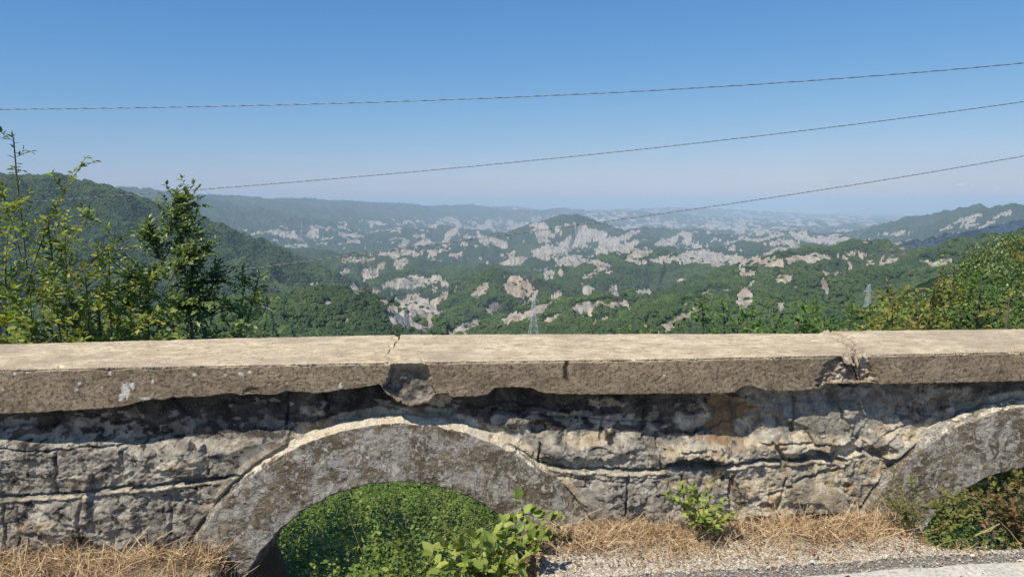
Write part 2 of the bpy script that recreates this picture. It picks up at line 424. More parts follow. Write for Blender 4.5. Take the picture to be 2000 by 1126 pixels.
m = M('hill_ground', rough=.95, spec=.1)
a_b, a_t = m.attr('bare'), m.attr('tone')
n_a = m.noise(.012, 5, .6); n_b = m.noise(.09, 4, .6); n_c = m.noise(.0016, 4, .5)
g = m.mix(m.ramp(n_b, .35, .68), (.016, .033, .018), (.040, .068, .030))
g = m.mix(m.ramp(n_a, .38, .66, 0, .55), g, (.056, .080, .038))
g = m.mix(m.ramp(n_c, .48, .7, 0, .45), g, (.095, .10, .055))
rock = m.mix(a_t, (.45, .425, .38), (.52, .39, .26))
stk = m.noise(1, 5, .65, .4, m.scaled((.13, .016, .035)))
rock = m.mix(m.ramp(stk, .38, .60, .75, 0), rock, (.15, .135, .115))
rock = m.mix(m.ramp(m.noise(.11, 5, .7, .6), .35, .7), m.mix(.5, rock, (.16, .14, .11), 'MIX'), rock)
rock = m.mix(m.ramp(m.noise(.02, 3, .6), .45, .75, 0, .6), rock, (.46, .43, .37))
cut = m.ramp(m.math('ADD', a_b, m.math('MULTIPLY', m.math('SUBTRACT', m.noise(.15, 4, .65), .5), .55)), .40, .58)
m.col(m.mix(cut, g, rock))
m.nor(m.bump(m.noise(.16, 5, .7), 2.5, .8, m.bump(m.noise(.022, 4, .6, .5), 14, .8)))
hills = np_mesh('hills', np.stack([TX, TY, TH], -1), grid_quads(NR, NC)[:, ::1], mat=m.m, attrs={'bare': bare, 'tone': tone})
tag(hills, kind='structure')
# ================================================================= forest and scrub on the hills (uncountable)
def crown_proto(seed, detail=3, squash=.75):
    bm = bmesh.new()
    bmesh.ops.create_icosphere(bm, subdivisions=detail, radius=1.0)
    co = np.array([v.co[:] for v in bm.verts])
    s1 = noise(co[:, 0] * 1.6 + co[:, 2], co[:, 1] * 1.6 - co[:, 2], seed)
    s2 = noise(co[:, 0] * 4.2 - co[:, 2] * 2, co[:, 1] * 4.2 + co[:, 2] * 3, seed + 5)
    rs = np.random.default_rng(seed).normal(0, .07, len(co))
    k = 1 + .35 * s1 + .30 * s2 + rs
    for v, q in zip(bm.verts, k):
        v.co *= q
        v.co.z = v.co.z * squash + .35
        if v.co.z < -.1: v.co.z = -.1
    me = bpy.data.meshes.new('tree_crown'); bm.to_mesh(me); bm.free()
    me.materials.append(FOREST_MAT)
    return bpy.data.objects.new('tree_crown', me)

m = M('forest_leaves', rough=.8, spec=.15)
r_ = m.inst()
n_ = m.noise(1.6, 4, .7)
wp = m.n.new('ShaderNodeNewGeometry').outputs['Position']
nb = m.noise(.006, 3, .6, vec=wp)
c = m.mix(r_, (.050, .090, .032), (.122, .178, .055))
c = m.mix(m.ramp(m.math('FRACT', m.math('MULTIPLY', r_, 7.31)), .82, 1), c, (.13, .15, .05))
c = m.mix(m.ramp(nb, .40, .58, 0, .65), c, (.036, .068, .034))
c = m.mix(m.ramp(m.noise(.0035, 3, .6, vec=m.scaled((1, 1, 1), wp, (911, 37, 5))), .5, .66, 0, .55), c, (.105, .145, .050))
c = m.mix(m.ramp(n_, .3, .7), m.mix(.6, c, (.018, .033, .014)), c)
m.col(c); m.nor(m.bump(m.noise(5, 3, .7), .35, .9))
FOREST_MAT = m.m

def instancer(name, pts, scl, protos, mat=None):
    """one object: copies of the protos on points (geometry nodes)"""
    me = bpy.data.meshes.new(name)
    me.vertices.add(len(pts)); me.vertices.foreach_set('co', np.asarray(pts, np.float32).ravel())
    a = me.attributes.new('scl', 'FLOAT_VECTOR', 'POINT'); a.data.foreach_set('vector', np.asarray(scl, np.float32).ravel())
    a = me.attributes.new('rot', 'FLOAT_VECTOR', 'POINT')
    rt = np.zeros((len(pts), 3), np.float32); rt[:, 2] = rng.uniform(0, 6.28, len(pts)); a.data.foreach_set('vector', rt.ravel())
    col = bpy.data.collections.new(name + '_kinds')
    for p in protos: col.objects.link(p)
    g = bpy.data.node_groups.new(name, 'GeometryNodeTree')
    g.interface.new_socket('Geometry', in_out='INPUT', socket_type='NodeSocketGeometry')
    g.interface.new_socket('Geometry', in_out='OUTPUT', socket_type='NodeSocketGeometry')
    N, Lk = g.nodes, g.links
    gi, go = N.new('NodeGroupInput'), N.new('NodeGroupOutput')
    ci = N.new('GeometryNodeCollectionInfo'); ci.inputs['Collection'].default_value = col
    ci.inputs['Separate Children'].default_value = True
    ip = N.new('GeometryNodeInstanceOnPoints'); ip.inputs['Pick Instance'].default_value = True
    an = N.new('GeometryNodeInputNamedAttribute'); an.data_type = 'FLOAT_VECTOR'; an.inputs['Name'].default_value = 'scl'
    ar = N.new('GeometryNodeInputNamedAttribute'); ar.data_type = 'FLOAT_VECTOR'; ar.inputs['Name'].default_value = 'rot'
    Lk.new(gi.outputs[0], ip.inputs['Points']); Lk.new(ci.outputs[0], ip.inputs['Instance'])
    Lk.new(an.outputs[0], ip.inputs['Scale']); Lk.new(ar.outputs[0], ip.inputs['Rotation'])
    Lk.new(ip.outputs[0], go.inputs[0])
    o = link(bpy.data.objects.new(name, me))
    md = o.modifiers.new('instances', 'NODES'); md.node_group = g
    return o

def cell_pick(w, n):
    """random grid cells with probability by weight; returns points on the terrain"""
    w = w[:-1, :-1].ravel().astype(np.float64)
    cw = np.cumsum(w)
    k = np.searchsorted(cw, rng.uniform(0, cw[-1], n))
    i, j = k // (NC - 1), k % (NC - 1)
    a, b = rng.uniform(0, 1, n), rng.uniform(0, 1, n)
    def bl(A): return (A[i, j] * (1 - a) + A[i + 1, j] * a) * (1 - b) + (A[i, j + 1] * (1 - a) + A[i + 1, j + 1] * a) * b
    return np.stack([bl(TX), bl(TY), bl(TH)], -1), bare[i, j], bl(rr)

el2 = (TH + 6 - EH) / rr
VIS2 = (el2 >= hor - .002) & (el2 > -.19)
area = np.zeros_like(TX); area[:-1, :-1] = np.abs(np.diff(rr, axis=0)[:, :-1] * rr[:-1, :-1] * (AZ[1] - AZ[0]))
bd_ = np.maximum.reduce([np.roll(bare, k, 1) for k in (-2, -1, 0, 1, 2)] + [np.roll(bare, k, 0) for k in (-1, 1)])
area = area * VIS2 * (1 - .985 * sstep(.05, .30, bd_)) * (np.abs(az) < R(40))
FOREST = []
near_w = np.abs(np.diff(rr, axis=0, append=rr[-1:]) * rr * (AZ[1] - AZ[0])) * (el > -.36) * (el >= hor - .02) * (np.degrees(az) < 15) * (np.abs(az) < R(38))
for r0, r1, size, cnt in ((38, 230, 2.3, 5.5), (230, 900, 3.0, 8.0), (900, 1800, 3.3, 10), (1800, 3400, 3.2, 10)):
    w = (near_w if r0 < 100 else area) * ((rr >= r0) & (rr < r1))
    n = int(w.sum() / cnt)
    print('forest', r0, r1, w.sum(), n)
    n = min(n, 300000)
    P, bb, rq = cell_pick(w, n)
    sc_ = size * rng.uniform(.55, 1.25, n) * np.clip((rq / 250) ** .4, .5, 1)
    # a few shrubs stand on the clay, the wood is thick elsewhere
    S = np.stack([sc_ * rng.uniform(.85, 1.15, n), sc_ * rng.uniform(.85, 1.15, n), sc_ * rng.uniform(.7, 1.25, n)], -1)
    FOREST.append((P, S))
protos = [crown_proto(s, 3 if s < 6 else 2) for s in range(8)]
wood_o = instancer('forest', np.concatenate([f[0] for f in FOREST]), np.concatenate([f[1] for f in FOREST]), protos)
tag(wood_o, 'dense green wood of small round crowns covering the hillsides beyond the parapet', 'forest', kind='stuff')
# ================================================================= stone parapet
ZT = EH - 0.653
_fx = [-9, -2.028, -.467, .651, 1.421, 2.273, 9]; _fy = [2.30, 2.951, 3.093, 3.161, 3.237, 3.317, 3.99]
_bx = [-9, -2.398, -1.4, -.567, 0.3, 1.558, 1.62, 2.693, 9]; _by = [2.95, 3.503, 3.66, 3.765, 3.785, 3.80, 3.87, 3.943, 4.6]
def yf(x): return np.interp(x, _fx, _fy)
def yb(x): return np.interp(x, _bx, _by)
def px_on_face(px, py, off=0.0):
    v = ray(px, py); t = np.full(v.shape[:-1], 3.1)
    for _ in range(25): t = (yf(v[..., 0] * t) + off) / v[..., 1]
    P = v * t[..., None]; P[..., 2] += EH
    return P
def poly_px(pts, off=0.0):
    a = np.array(pts, float); return px_on_face(a[:, 0], a[:, 1], off)
_low = poly_px([(-900,858),(0,808),(100,804),(213,797),(222,797),(300,779),(316,781),(335,775),(400,775),(428,770),(452,766),(470,772),(540,770),(560,763),(620,768),(660,763),(700,757),(742,750),(757,770),(775,784),(800,792),(836,786),(848,770),(877,767),(880,775),(940,773),(952,770),(967,757),(1000,756),(1038,757),(1052,764),(1072,769),(1130,770),(1300,769),(1436,767),(1448,756),(1466,751),(1480,757),(1500,765),(1560,762),(1600,759),(1612,749),(1716,747),(1720,750),(2000,744),(2900,722)])
def zlow(x):
    b = np.interp(x, _low[:, 0], _low[:, 2])
    return b + .0045 * fbm(x / .03, x * 0 + 2.5, 5, 91, .7) + .006 * np.clip(fbm(x / .09, x * 0 + 7.5, 4, 92, .65) - .05, 0, 1) * (np.abs(x + 1.6) > .0)

def coping(xs, xe, name, label, seed):
    """cast slab with ragged ends: xs, xe give the end curve for each profile position"""
    seg = [('back', 10), ('top', 150), ('face', 44), ('under', 16)]
    xm0, xm1 = xs(0.5), xe(0.5)
    n = max(40, int((xm1 - xm0) / .0042))
    a = np.linspace(0, 1, n)
    V = []; W = []; kind = []
    for k, (nm, cnt) in enumerate(seg):
        for q in np.linspace(0, 1, cnt, endpoint=(k == 3)): kind.append((nm, q))
    VX = []; VY = []; VZ = []; NRM = []; DC = []
    for nm, q in kind:
        t = {'back': 0.0, 'top': q, 'face': 1.0 + q, 'under': 2.0}[nm]
        X = xs(t) + (xe(t) - xs(t)) * a
        F_, B_, L_ = yf(X), yb(X), zlow(X)
        if nm == 'back': Y = B_; Z = ZT - .13 * (1 - q) + 0 * X; nrm = (0, 1, 0); d = 9 + 0 * X
        elif nm == 'top':
            qq = 1 - (1 - q) ** 1.35
            Y = B_ + (F_ - B_) * qq; Z = ZT + 0 * X; nrm = (0, 0, 1); d = (1 - qq) * (B_ - F_)
        elif nm == 'face': Y = F_ + 0 * X; Z = ZT + (L_ - ZT) * q; nrm = (0, -1, 0); d = -(ZT - Z)
        else: Y = F_ + .16 * q; Z = L_ + .006 * q; nrm = (0, 0, -1); d = -9 + 0 * X
        VX.append(X); VY.append(Y); VZ.append(Z); NRM.append(nrm); DC.append(d)
    X = np.array(VX); Y = np.array(VY); Z = np.array(VZ); NR_ = np.array(NRM, float)[:, None, :]; D = np.array(DC)
    Wl = np.where(D >= 0, D, D)                       # unrolled distance from the front arris
    px, py = to_px(np.stack([X, Y, Z], -1))
    disp = .0022 * fbm(X / .11, Wl / .07, 3, seed) + .0016 * fbm(X / .018, Wl / .012, 3, seed + 1, .6)
    disp -= .0022 * sstep(.42, .62, fbm(X / .05, Wl / .035, 3, seed + 2))
    face = (NR_[..., 1] < -.5) * 1.0
    topm = (NR_[..., 2] > .5) * 1.0
    # arris worn round, with chips
    rr_ = .010 + .012 * np.clip(noise(X / .09, X * 0 + 3.3, seed + 4) + .25 * noise(X / .02, X * 0 + 1.3, seed + 5), 0, 1)
    wear = rr_ * .42 * np.clip(1 - np.abs(D) / rr_, 0, 1) ** 2
    disp = disp - wear
    # mortar filled break and the crumbled joint
    l1 = np.interp(py, [690, 705, 745, 765], [772, 765, 757, 741]); r1 = np.interp(py, [700, 708, 735, 750, 765], [826, 832, 840, 838, 850])
    j = 3.0 * noise(py / 7, py * 0 + .5, 12)
    m1 = sstep(-1, 2, px - l1 - j) * sstep(-1, 2, r1 + j - px) * face
    disp -= m1 * (.004 + .030 * sstep(700, 745, py) + .012 * fbm(X / .05, Wl / .04, 4, seed + 7) + .012 * sstep(0, 60, py - 705))
    l2 = np.interp(py, [690, 700, 715, 750], [1655, 1640, 1612, 1604]); r2 = np.interp(py, [688, 700, 715, 750], [1672, 1690, 1700, 1716])
    m2 = sstep(-3, 5, px - l2 + 6 - 3.5 * j) * sstep(-2, 4, r2 + 1.5 * j - px) * np.maximum(face, topm * sstep(684, 694, py))
    fc = fbm(X / .035, Wl / .03, 5, 15, .65) + .7 * (ridged(X / .06, Wl / .05, 2, 16) - .3)
    disp -= m2 * (.030 - .024 * fc + .02 * sstep(1655, 1668, px) * sstep(1690, 1672, px))
    for cx, cy, rad in ((1876, 690, 14), (1990, 684, 22), (1925, 684, 6), (905, 706, 4), (1308, 703, 4), (118, 716, 6), (560, 712, 4), (1175, 705, 4), (492, 765, 20), (1030, 760, 6), (768, 697, 12), (758, 709, 8), (772, 661, 8), (764, 676, 7), (776, 654, 6), (829, 704, 7)):
        e = np.hypot((px - cx) / rad, (py - cy) / (rad * .5)) + .35 * fbm(X / .02, Wl / .015, 3, 19)
        disp -= sstep(1.1, .6, e) * (.008 + .004 * fbm(X / .01, Wl / .01, 2, 20))
    # crack across the top of the right joint
    cr = np.interp(py, [645, 652, 665, 680, 692], [1590, 1615, 1640, 1655, 1672]) + 3 * noise(py / 4, py * 0, 22)
    e = np.abs(px - cr - 16) / (13 + 13 * np.abs(noise(py / 6, py * 0 + 7, 23)))
    crk = sstep(1.2, .5, e + .5 * fbm(X / .02, Y / .02, 3, 24)) * topm
    disp += crk * (.022 * fbm(X / .03, Y / .04, 4, 25, .6) + .006 * sstep(665, 648, py) - .003)
    cl = sstep(1.6, .6, np.abs(px - cr - 26)) * topm
    disp -= cl * .010
    cl3 = sstep(1.5, .4, np.abs(px - np.interp(py, [690, 700, 712], [817, 825, 830]) - j)) * topm * (py > 688)
    disp -= cl3 * .004
    P = np.stack([X, Y, Z], -1) + NR_ * disp[..., None]
    # the two faces meet: pull arris rows inward both ways
    P[..., 1] += (topm * 0 + wear * topm * 0.0)
    nr, nc = X.shape
    Q = grid_quads(nr, nc)[:, ::-1]
    V = P.reshape(-1, 3)
    # attributes
    stain = np.zeros_like(X); spot = np.zeros_like(X)
    stain = np.maximum(stain, face * sstep(7, 2, np.abs(px - 1105 + 1.5 * j)) * sstep(696, 704, py) * sstep(752, 735, py))
    sp = [(245,762,8,16),(237,775,5,8),(258,752,5,6),(470,730,5,4),(487,727,4,3),(665,752,3,6),(28,730,2.5,2.5),(52,727,2.5,2.5),(155,748,4,3),(149,760,3,2.5),(215,729,3,3),(380,731,4,4),(440,731,2.5,2.5),(200,755,2,2),(284,778,10,3),(533,727,2.5,2.5),(5,760,3,2),(560,748,1.5,1.5),(298,745,2,4),(1297,733,3,2),(935,727,1.5,1.5),(1690,705,5,14),(1640,738,4,4)]
    for cx, cy, ax, ay in sp:
        e = np.hypot((px - cx) / ax, (py - cy) / ay) + .6 * fbm(X / .012, Wl / .012, 3, 27)
        spot = np.maximum(spot, sstep(1.1, .8, e))
    sk = fbm(X / .006, Wl / .006, 2, 28) + .5 * fbm(X / .2, Wl / .2, 2, 29)
    spot = np.maximum(spot, .6 * sstep(.86, .92, sk) * face)
    fresh = np.maximum(m2 * .9, crk * .7) + 0 * X
    mort = m1 * sstep(708, 740, py + 10 * fbm(X / .05, Wl / .05, 3, 30))
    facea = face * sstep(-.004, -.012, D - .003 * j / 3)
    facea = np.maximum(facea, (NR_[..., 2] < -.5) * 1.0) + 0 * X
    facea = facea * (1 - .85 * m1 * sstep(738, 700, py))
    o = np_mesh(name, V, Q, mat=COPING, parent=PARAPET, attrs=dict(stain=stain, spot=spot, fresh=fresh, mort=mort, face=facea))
    # end caps
    bm = bmesh.new(); bm.from_mesh(o.data); bm.verts.ensure_lookup_table()
    for c in (0, nc - 1):
        vs = [bm.verts[i * nc + c] for i in range(0, nr, 2)]
        try: bm.faces.new(vs if c else vs[::-1])
        except ValueError: pass
    bm.to_mesh(o.data); bm.free()
    if label: o['label'] = label
    return o

m = M('coping_stone', rough=.92, spec=.15)
v = m.scaled((1, 1.6, 1.6))
nA = m.noise(9, 6, .65, .3, v); nB = m.noise(70, 5, .7); nC = m.noise(2.2, 4, .6, .2); nD = m.noise(30, 6, .75, .5, m.scaled((.7, 1, 1)))
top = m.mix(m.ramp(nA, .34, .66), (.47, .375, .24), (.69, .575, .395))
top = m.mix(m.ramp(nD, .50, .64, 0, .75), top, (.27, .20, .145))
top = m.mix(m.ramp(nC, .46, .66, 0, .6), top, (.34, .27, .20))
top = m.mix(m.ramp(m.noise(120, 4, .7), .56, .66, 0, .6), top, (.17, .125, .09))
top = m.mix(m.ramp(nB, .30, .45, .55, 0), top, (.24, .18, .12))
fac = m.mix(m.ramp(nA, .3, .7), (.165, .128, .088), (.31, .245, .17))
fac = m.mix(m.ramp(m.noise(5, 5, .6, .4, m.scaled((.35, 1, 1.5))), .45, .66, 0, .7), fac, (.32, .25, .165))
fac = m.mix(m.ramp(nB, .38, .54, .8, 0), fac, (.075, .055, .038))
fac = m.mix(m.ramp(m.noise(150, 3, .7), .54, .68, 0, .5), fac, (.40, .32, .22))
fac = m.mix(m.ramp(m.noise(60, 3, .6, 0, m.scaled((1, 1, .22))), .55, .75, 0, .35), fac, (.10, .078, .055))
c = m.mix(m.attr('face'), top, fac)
mo = m.mix(m.ramp(m.noise(16, 6, .75), .38, .62), (.10, .088, .074), (.33, .29, .24))
c = m.mix(m.attr('mort'), c, mo)
fr_ = m.mix(m.ramp(m.noise(22, 6, .75), .35, .68), (.22, .16, .11), (.50, .43, .33))
c = m.mix(m.attr('fresh'), c, fr_)
c = m.mix(m.attr('stain'), c, (.035, .028, .022))
c = m.mix(m.attr('spot'), c, (.55, .53, .48))
m.col(c)
b1 = m.bump(m.noise(55, 7, .72), .006, .8)
m.nor(m.bump(m.noise(260, 3, .6), .0016, .8, b1))
COPING = m.m

PARAPET = empty('stone_parapet', (0, 3.3, 0), 'weathered stone parapet with a thick cream coping and round arched openings beside the road', 'parapet')

# ---- joints of the coping
def crack_curve(tx, seed, amp=.012):
    """tx: list of (t, X); t 0..1 over the top, 1..2 down the face"""
    T = np.array([p[0] for p in tx]); Xc = np.array([p[1] for p in tx])
    def f(t): return float(np.interp(t, T, Xc) + amp * fbm(np.array([t * 9.0]), np.array([.3]), 4, seed, .65)[0])
    return f
def X_at(px, py, where):
    if where == 'top': return float(at_z(px, py, ZT)[0])
    return float(px_on_face(px, py)[0])
c1 = crack_curve([(0, X_at(778, 655, 'top')), (.35, X_at(770, 672, 'top')), (.7, X_at(758, 688, 'top')), (1, X_at(768, 706, 'top')), (1.3, X_at(764, 722, 'f')), (1.7, X_at(757, 742, 'f')), (2, X_at(745, 748, 'f'))], 33, .010)
def c1r(t): return c1(t) + .004 + .006 * abs(math.sin(t * 5 + 1)) * (t < 1.1)
c2 = crack_curve([(0, X_at(1590, 650, 'top')), (.35, X_at(1632, 663, 'top')), (.7, X_at(1652, 678, 'top')), (1, X_at(1668, 692, 'top')), (1.4, X_at(1672, 715, 'f')), (2, X_at(1680, 748, 'f'))], 35, .008)
def c2r(t): return c2(t) + .004 + .004 * abs(math.sin(t * 6))
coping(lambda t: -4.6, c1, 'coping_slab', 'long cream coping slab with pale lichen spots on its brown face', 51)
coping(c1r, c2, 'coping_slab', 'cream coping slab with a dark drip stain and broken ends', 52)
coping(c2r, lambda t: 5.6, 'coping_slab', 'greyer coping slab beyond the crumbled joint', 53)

# ---- masonry face
def facets(x, y, L, seed, tilt=.5):
    x = x / L; y = y / L
    xi = np.floor(x); yi = np.floor(y)
    best = np.full(x.shape, 9.0); h = np.zeros(x.shape)
    for i in (-1, 0, 1):
        for j in (-1, 0, 1):
            cx = xi + i; cy = yi + j
            k = (cx.astype(int) * 73 + cy.astype(int) * 151 + seed * 31) & 1023
            jx = _fr[0][k]; jy = _fr[1][k]
            dx = x - cx - jx; dy = y - cy - jy
            d = dx * dx + dy * dy
            v = _fr[2][k] * .8 + tilt * (_fr[3][k] * dx + _fr[4][k] * dy)
            m_ = d < best
            best = np.where(m_, d, best); h = np.where(m_, v, h)
    return h
_q = np.random.default_rng(5)
_fr = [_q.uniform(.1, .9, 1024), _q.uniform(.1, .9, 1024), _q.uniform(-1, 1, 1024), _q.uniform(-1.6, 1.6, 1024), _q.uniform(-1.6, 1.6, 1024)]

ARCH = [(-.50, EH - 1.885, .975, .70), (2.405, EH - 1.83, .93, .625)]
x_ = np.arange(-4.6, 5.6, .0042); z_ = np.arange(ZT - .035, -.40, -.0040)
GX, GZ = np.meshgrid(x_, z_)
px, py = to_px(np.stack([GX, yf(GX) + .08, GZ], -1))
wx = GX + .018 * fbm(GX / .12, GZ / .12, 3, 61) + .008 * fbm(GX / .025, GZ / .025, 3, 62)
wz = GZ + .018 * fbm(GX / .12, GZ / .12, 3, 63) + .008 * fbm(GX / .025, GZ / .025, 3, 64)
rel = .034 * facets(wx, wz * 1.15, .20, 1) + .0095 * facets(wx, wz * 1.15, .07, 2) + .0055 * facets(wx, wz, .024, 3) \
    + .008 * fbm(wx / .09, wz / .08, 5, 65, .6) + .0048 * fbm(GX / .013, GZ / .013, 3, 66, .7)
low = sstep(.0, 1.0, sstep(845, 885, py + 25 * noise(GX / .25, GX * 0, 67)))
rough_up = .55 + .45 * low
rel *= rough_up * .84
rel *= np.where((px > 1000), 1.0, .85)
base = .112 - .040 * low - .012 * sstep(960, 1060, py)
# joints, photo positions: (points, half width px, depth)
JO = [([(-900,1045),(0,970),(110,960),(220,953),(330,943),(420,934),(490,922)], 3.0, .030),
      ([(1060,905),(1100,913),(1200,913),(1250,917),(1300,911)], 3.0, .030),
      ([(1395,908),(1440,902),(1480,893),(1520,896)], 3.5, .035),
      ([(1540,896),(1580,894),(1612,894),(1650,900)], 5, .05),
      ([(117,878),(119,955)], 2.5, .030), ([(1284,850),(1288,912)], 3, .02), ([(1055,868),(1050,905)], 3, .03),
      ([(10,985),(14,1085)], 3, .03), ([(38,990),(46,1080)], 2.5, .02), ([(1428,925),(1424,985)], 4, .03),
      ([(1630,890),(1690,878),(1760,838)], 4, .03), ([(1180,790),(1175,860)], 3, .02), ([(1505,860),(1530,895)], 4, .03),
      ([(1090,930),(1180,935),(1240,940),(1305,925)], 2, .010), ([(1500,960),(1560,930),(1640,915)], 4, .02), ([(560,770),(556,830)], 4, .02),
      ([(240,880),(250,948)], 2, .01), ([(1640,780),(1655,850)], 4, .02), ([(2280,850),(2290,960)], 3, .03), ([(330,955),(338,1040)], 3.5, .028), ([(170,962),(160,1050)], 3, .024), ([(400,870),(410,925)], 3, .022), ([(1395,780),(1390,860)], 3.5, .022), ([(1225,930),(1218,1000)], 3, .024), ([(1555,780),(1548,850)], 3, .022), ([(1330,925),(1338,1000)], 3, .026), ([(1530,930),(1510,990)], 3.5, .026), ([(0,870),(100,878),(240,868),(330,845)], 2.5, .018), ([(960,800),(1050,812),(1175,822),(1300,830)], 2.5, .016), ([(1300,880),(1420,872),(1520,862),(1640,870)], 2.5, .018)]
jd = np.zeros_like(GX); lip = np.zeros_like(GX)
jn = 2.6 * noise(px / 22, py / 22, 68) + 1.2 * noise(px / 7, py / 7, 69)
for pts, hw, dep in JO:
    a = np.array(pts, float)
    x0, x1, y0, y1 = a[:, 0].min() - 30, a[:, 0].max() + 30, a[:, 1].min() - 30, a[:, 1].max() + 30
    mk = (px > x0) & (px < x1) & (py > y0) & (py < y1)
    if not mk.any(): continue
    d, _ = seg_field((px[mk] + jn[mk]), (py[mk] + jn[mk]), np.c_[a, np.zeros(len(a))])
    hw_ = hw * (1 + .6 * noise(px[mk] / 30, py[mk] / 30, 70))
    jd[mk] = np.maximum(jd[mk], dep * sstep(hw_ * 1.2, hw_ * .4, d))
    if abs(a[0, 0] - a[-1, 0]) > 60 and dep >= .03:
        yy = np.interp(px[mk], a[:, 0], a[:, 1])
        lip[mk] = np.maximum(lip[mk], sstep(1.0, .4, np.abs(py[mk] - jn[mk] * .4 - yy - 7.5) / 4.0) * ((px[mk] > a[0, 0]) & (px[mk] < a[-1, 0])))
# cavities and missing stones (px, py, rx, ry, depth)
for cx, cy, ax, ay, dp in ((1352,903,46,13,.07),(1050,838,18,15,.05),(1590,884,34,8,.05),(860,800,40,16,.02),(1420,830,70,62,.022),(1720,835,60,50,.02),(1170,880,24,9,.02),(330,1010,60,50,.015),(1650,880,40,12,.035),(1720,880,30,14,.03),(1600,1010,50,16,.03),(1870,800,60,22,.015)):
    e = np.hypot((px - cx) / ax, (py - cy) / ay) + .35 * fbm(px / 18, py / 14, 4, 71)
    jd = np.maximum(jd, dp * sstep(1.15, .8, e))
# stones standing proud (catch the light): (px, py, rx, ry, amount)
pr = np.zeros_like(GX)
for cx, cy, ax, ay, dp in ((480,865,120,34,.022),(330,890,90,32,.018),(640,800,40,10,.01),(1000,825,40,16,.016),(1150,870,110,32,.024),(1200,975,130,55,.02),(1380,885,110,24,.028),(1560,950,150,44,.03),(1640,830,130,50,.026),(1570,865,90,28,.028),(1740,850,60,28,.022),(200,905,150,40,.014),(150,1010,130,40,.018),(460,960,90,30,.016),(1500,985,120,30,.02),(60,880,80,26,.01),(1700,960,60,40,.016),(1480,880,60,18,.02)):
    e = np.hypot((px - cx) / ax, (py - cy) / ay) + .40 * fbm(px / 30, py / 22, 4, 72)
    pr = np.maximum(pr, dp * sstep(1.2, .45, e))
WY = yf(GX) + base - rel - pr + jd - lip * .010
# masonry must stay behind the ring face and in front of nothing
WY = np.maximum(WY, yf(GX) + .020)
ra = [np.hypot(GX - a[0], GZ - a[1]) for a in ARCH]
for r_, a in zip(ra, ARCH): WY = np.maximum(WY, yf(GX) + .02 + .045 * sstep(a[2] + .20, a[2] + .02, r_))
for r_, a in zip(ra, ARCH): WY = np.where(r_ < a[2] + .012, np.maximum(WY, yf(GX) + .075 + .02 * sstep(.012, 0, r_ - a[2])), WY)
keep = np.ones(GX.shape, bool)
for r_, a in zip(ra, ARCH): keep &= r_ > (a[2] + a[3]) / 2
kq = keep[:-1, :-1] & keep[1:, 1:] & keep[1:, :-1] & keep[:-1, 1:]
# colour masks: black lichen below the coping, cream fresh breaks, grey elsewhere
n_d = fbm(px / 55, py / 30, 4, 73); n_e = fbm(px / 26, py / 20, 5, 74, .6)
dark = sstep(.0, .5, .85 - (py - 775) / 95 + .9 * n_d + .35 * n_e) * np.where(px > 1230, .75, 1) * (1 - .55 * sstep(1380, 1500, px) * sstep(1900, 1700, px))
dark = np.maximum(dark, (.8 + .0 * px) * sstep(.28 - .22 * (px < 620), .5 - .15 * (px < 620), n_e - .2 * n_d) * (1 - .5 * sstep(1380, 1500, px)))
cream = np.zeros_like(GX)
for cx, cy, ax, ay, st in ((1420,825,75,60,.8),(1560,950,150,45,1.),(1580,865,100,22,1.),(1350,885,80,16,.9),(1150,855,50,20,.7),(1000,820,30,14,.5),(370,905,60,22,.6),(180,930,70,14,.5),(470,865,60,20,.45),(80,1022,40,12,1.),(1760,840,60,22,.8),(1500,1000,110,20,.7),(1330,940,40,8,.8),(1690,900,90,30,.6),(600,800,26,22,.6),(860,785,36,16,.8),(1180,790,40,14,.7),(1850,780,110,22,.5),(1660,1000,50,30,.8),(250,1050,60,10,.4),(1190,830,14,20,.8),(930,850,60,10,.4)):
    e = np.hypot((px - cx) / ax, (py - cy) / ay) + .75 * n_e + .3 * n_d
    cream = np.maximum(cream, st * sstep(1.25, .55, e))
cream = np.maximum(cream, lip * .95)
for r_, a in zip(ra, ARCH): cream = np.maximum(cream, .8 * sstep(.05, .02, np.abs(r_ - a[2] - .01)) * (GZ > .15))
dark = dark * (1 - .8 * cream)
ochre = sstep(.25, .6, fbm(px / 60, py / 45, 3, 75) + .5 * sstep(120, 40, np.hypot(px - 1430, (py - 820) * 1.2)) + .4 * sstep(70, 20, np.hypot(px - 605, (py - 800) * 1.6)))

m = M('masonry_stone', rough=.95, spec=.12)
n1_ = m.noise(11, 7, .68, .5); n2_ = m.noise(45, 6, .72, .3); n3_ = m.noise(4, 4, .6); n4_ = m.noise(130, 3, .6)
c = m.mix(m.ramp(n1_, .33, .66), (.235, .212, .176), (.60, .55, .46))
c = m.mix(m.ramp(n2_, .32, .46, .65, 0), c, (.085, .077, .068))
c = m.mix(m.ramp(n3_, .5, .7, 0, .4), c, (.30, .25, .19))
cr = m.mix(m.ramp(n1_, .35, .66), (.50, .40, .26), (.80, .71, .55))
cr = m.mix(m.attr('ochre'), cr, (.36, .235, .13))
cr = m.mix(m.ramp(n2_, .32, .46, .7, 0), cr, (.14, .10, .07))
edge_n = m.math('MULTIPLY', m.math('SUBTRACT', n2_, .5), 1.1)
c = m.mix(m.ramp(m.math('ADD', m.attr('cream'), edge_n), .35, .65), c, cr)
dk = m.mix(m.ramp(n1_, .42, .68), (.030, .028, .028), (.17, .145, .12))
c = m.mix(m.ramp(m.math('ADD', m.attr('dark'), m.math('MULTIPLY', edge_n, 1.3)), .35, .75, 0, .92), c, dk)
c = m.mix(m.ramp(m.noise(6.5, 6, .7, .6), .50, .60, 0, .55), c, (.115, .10, .085))
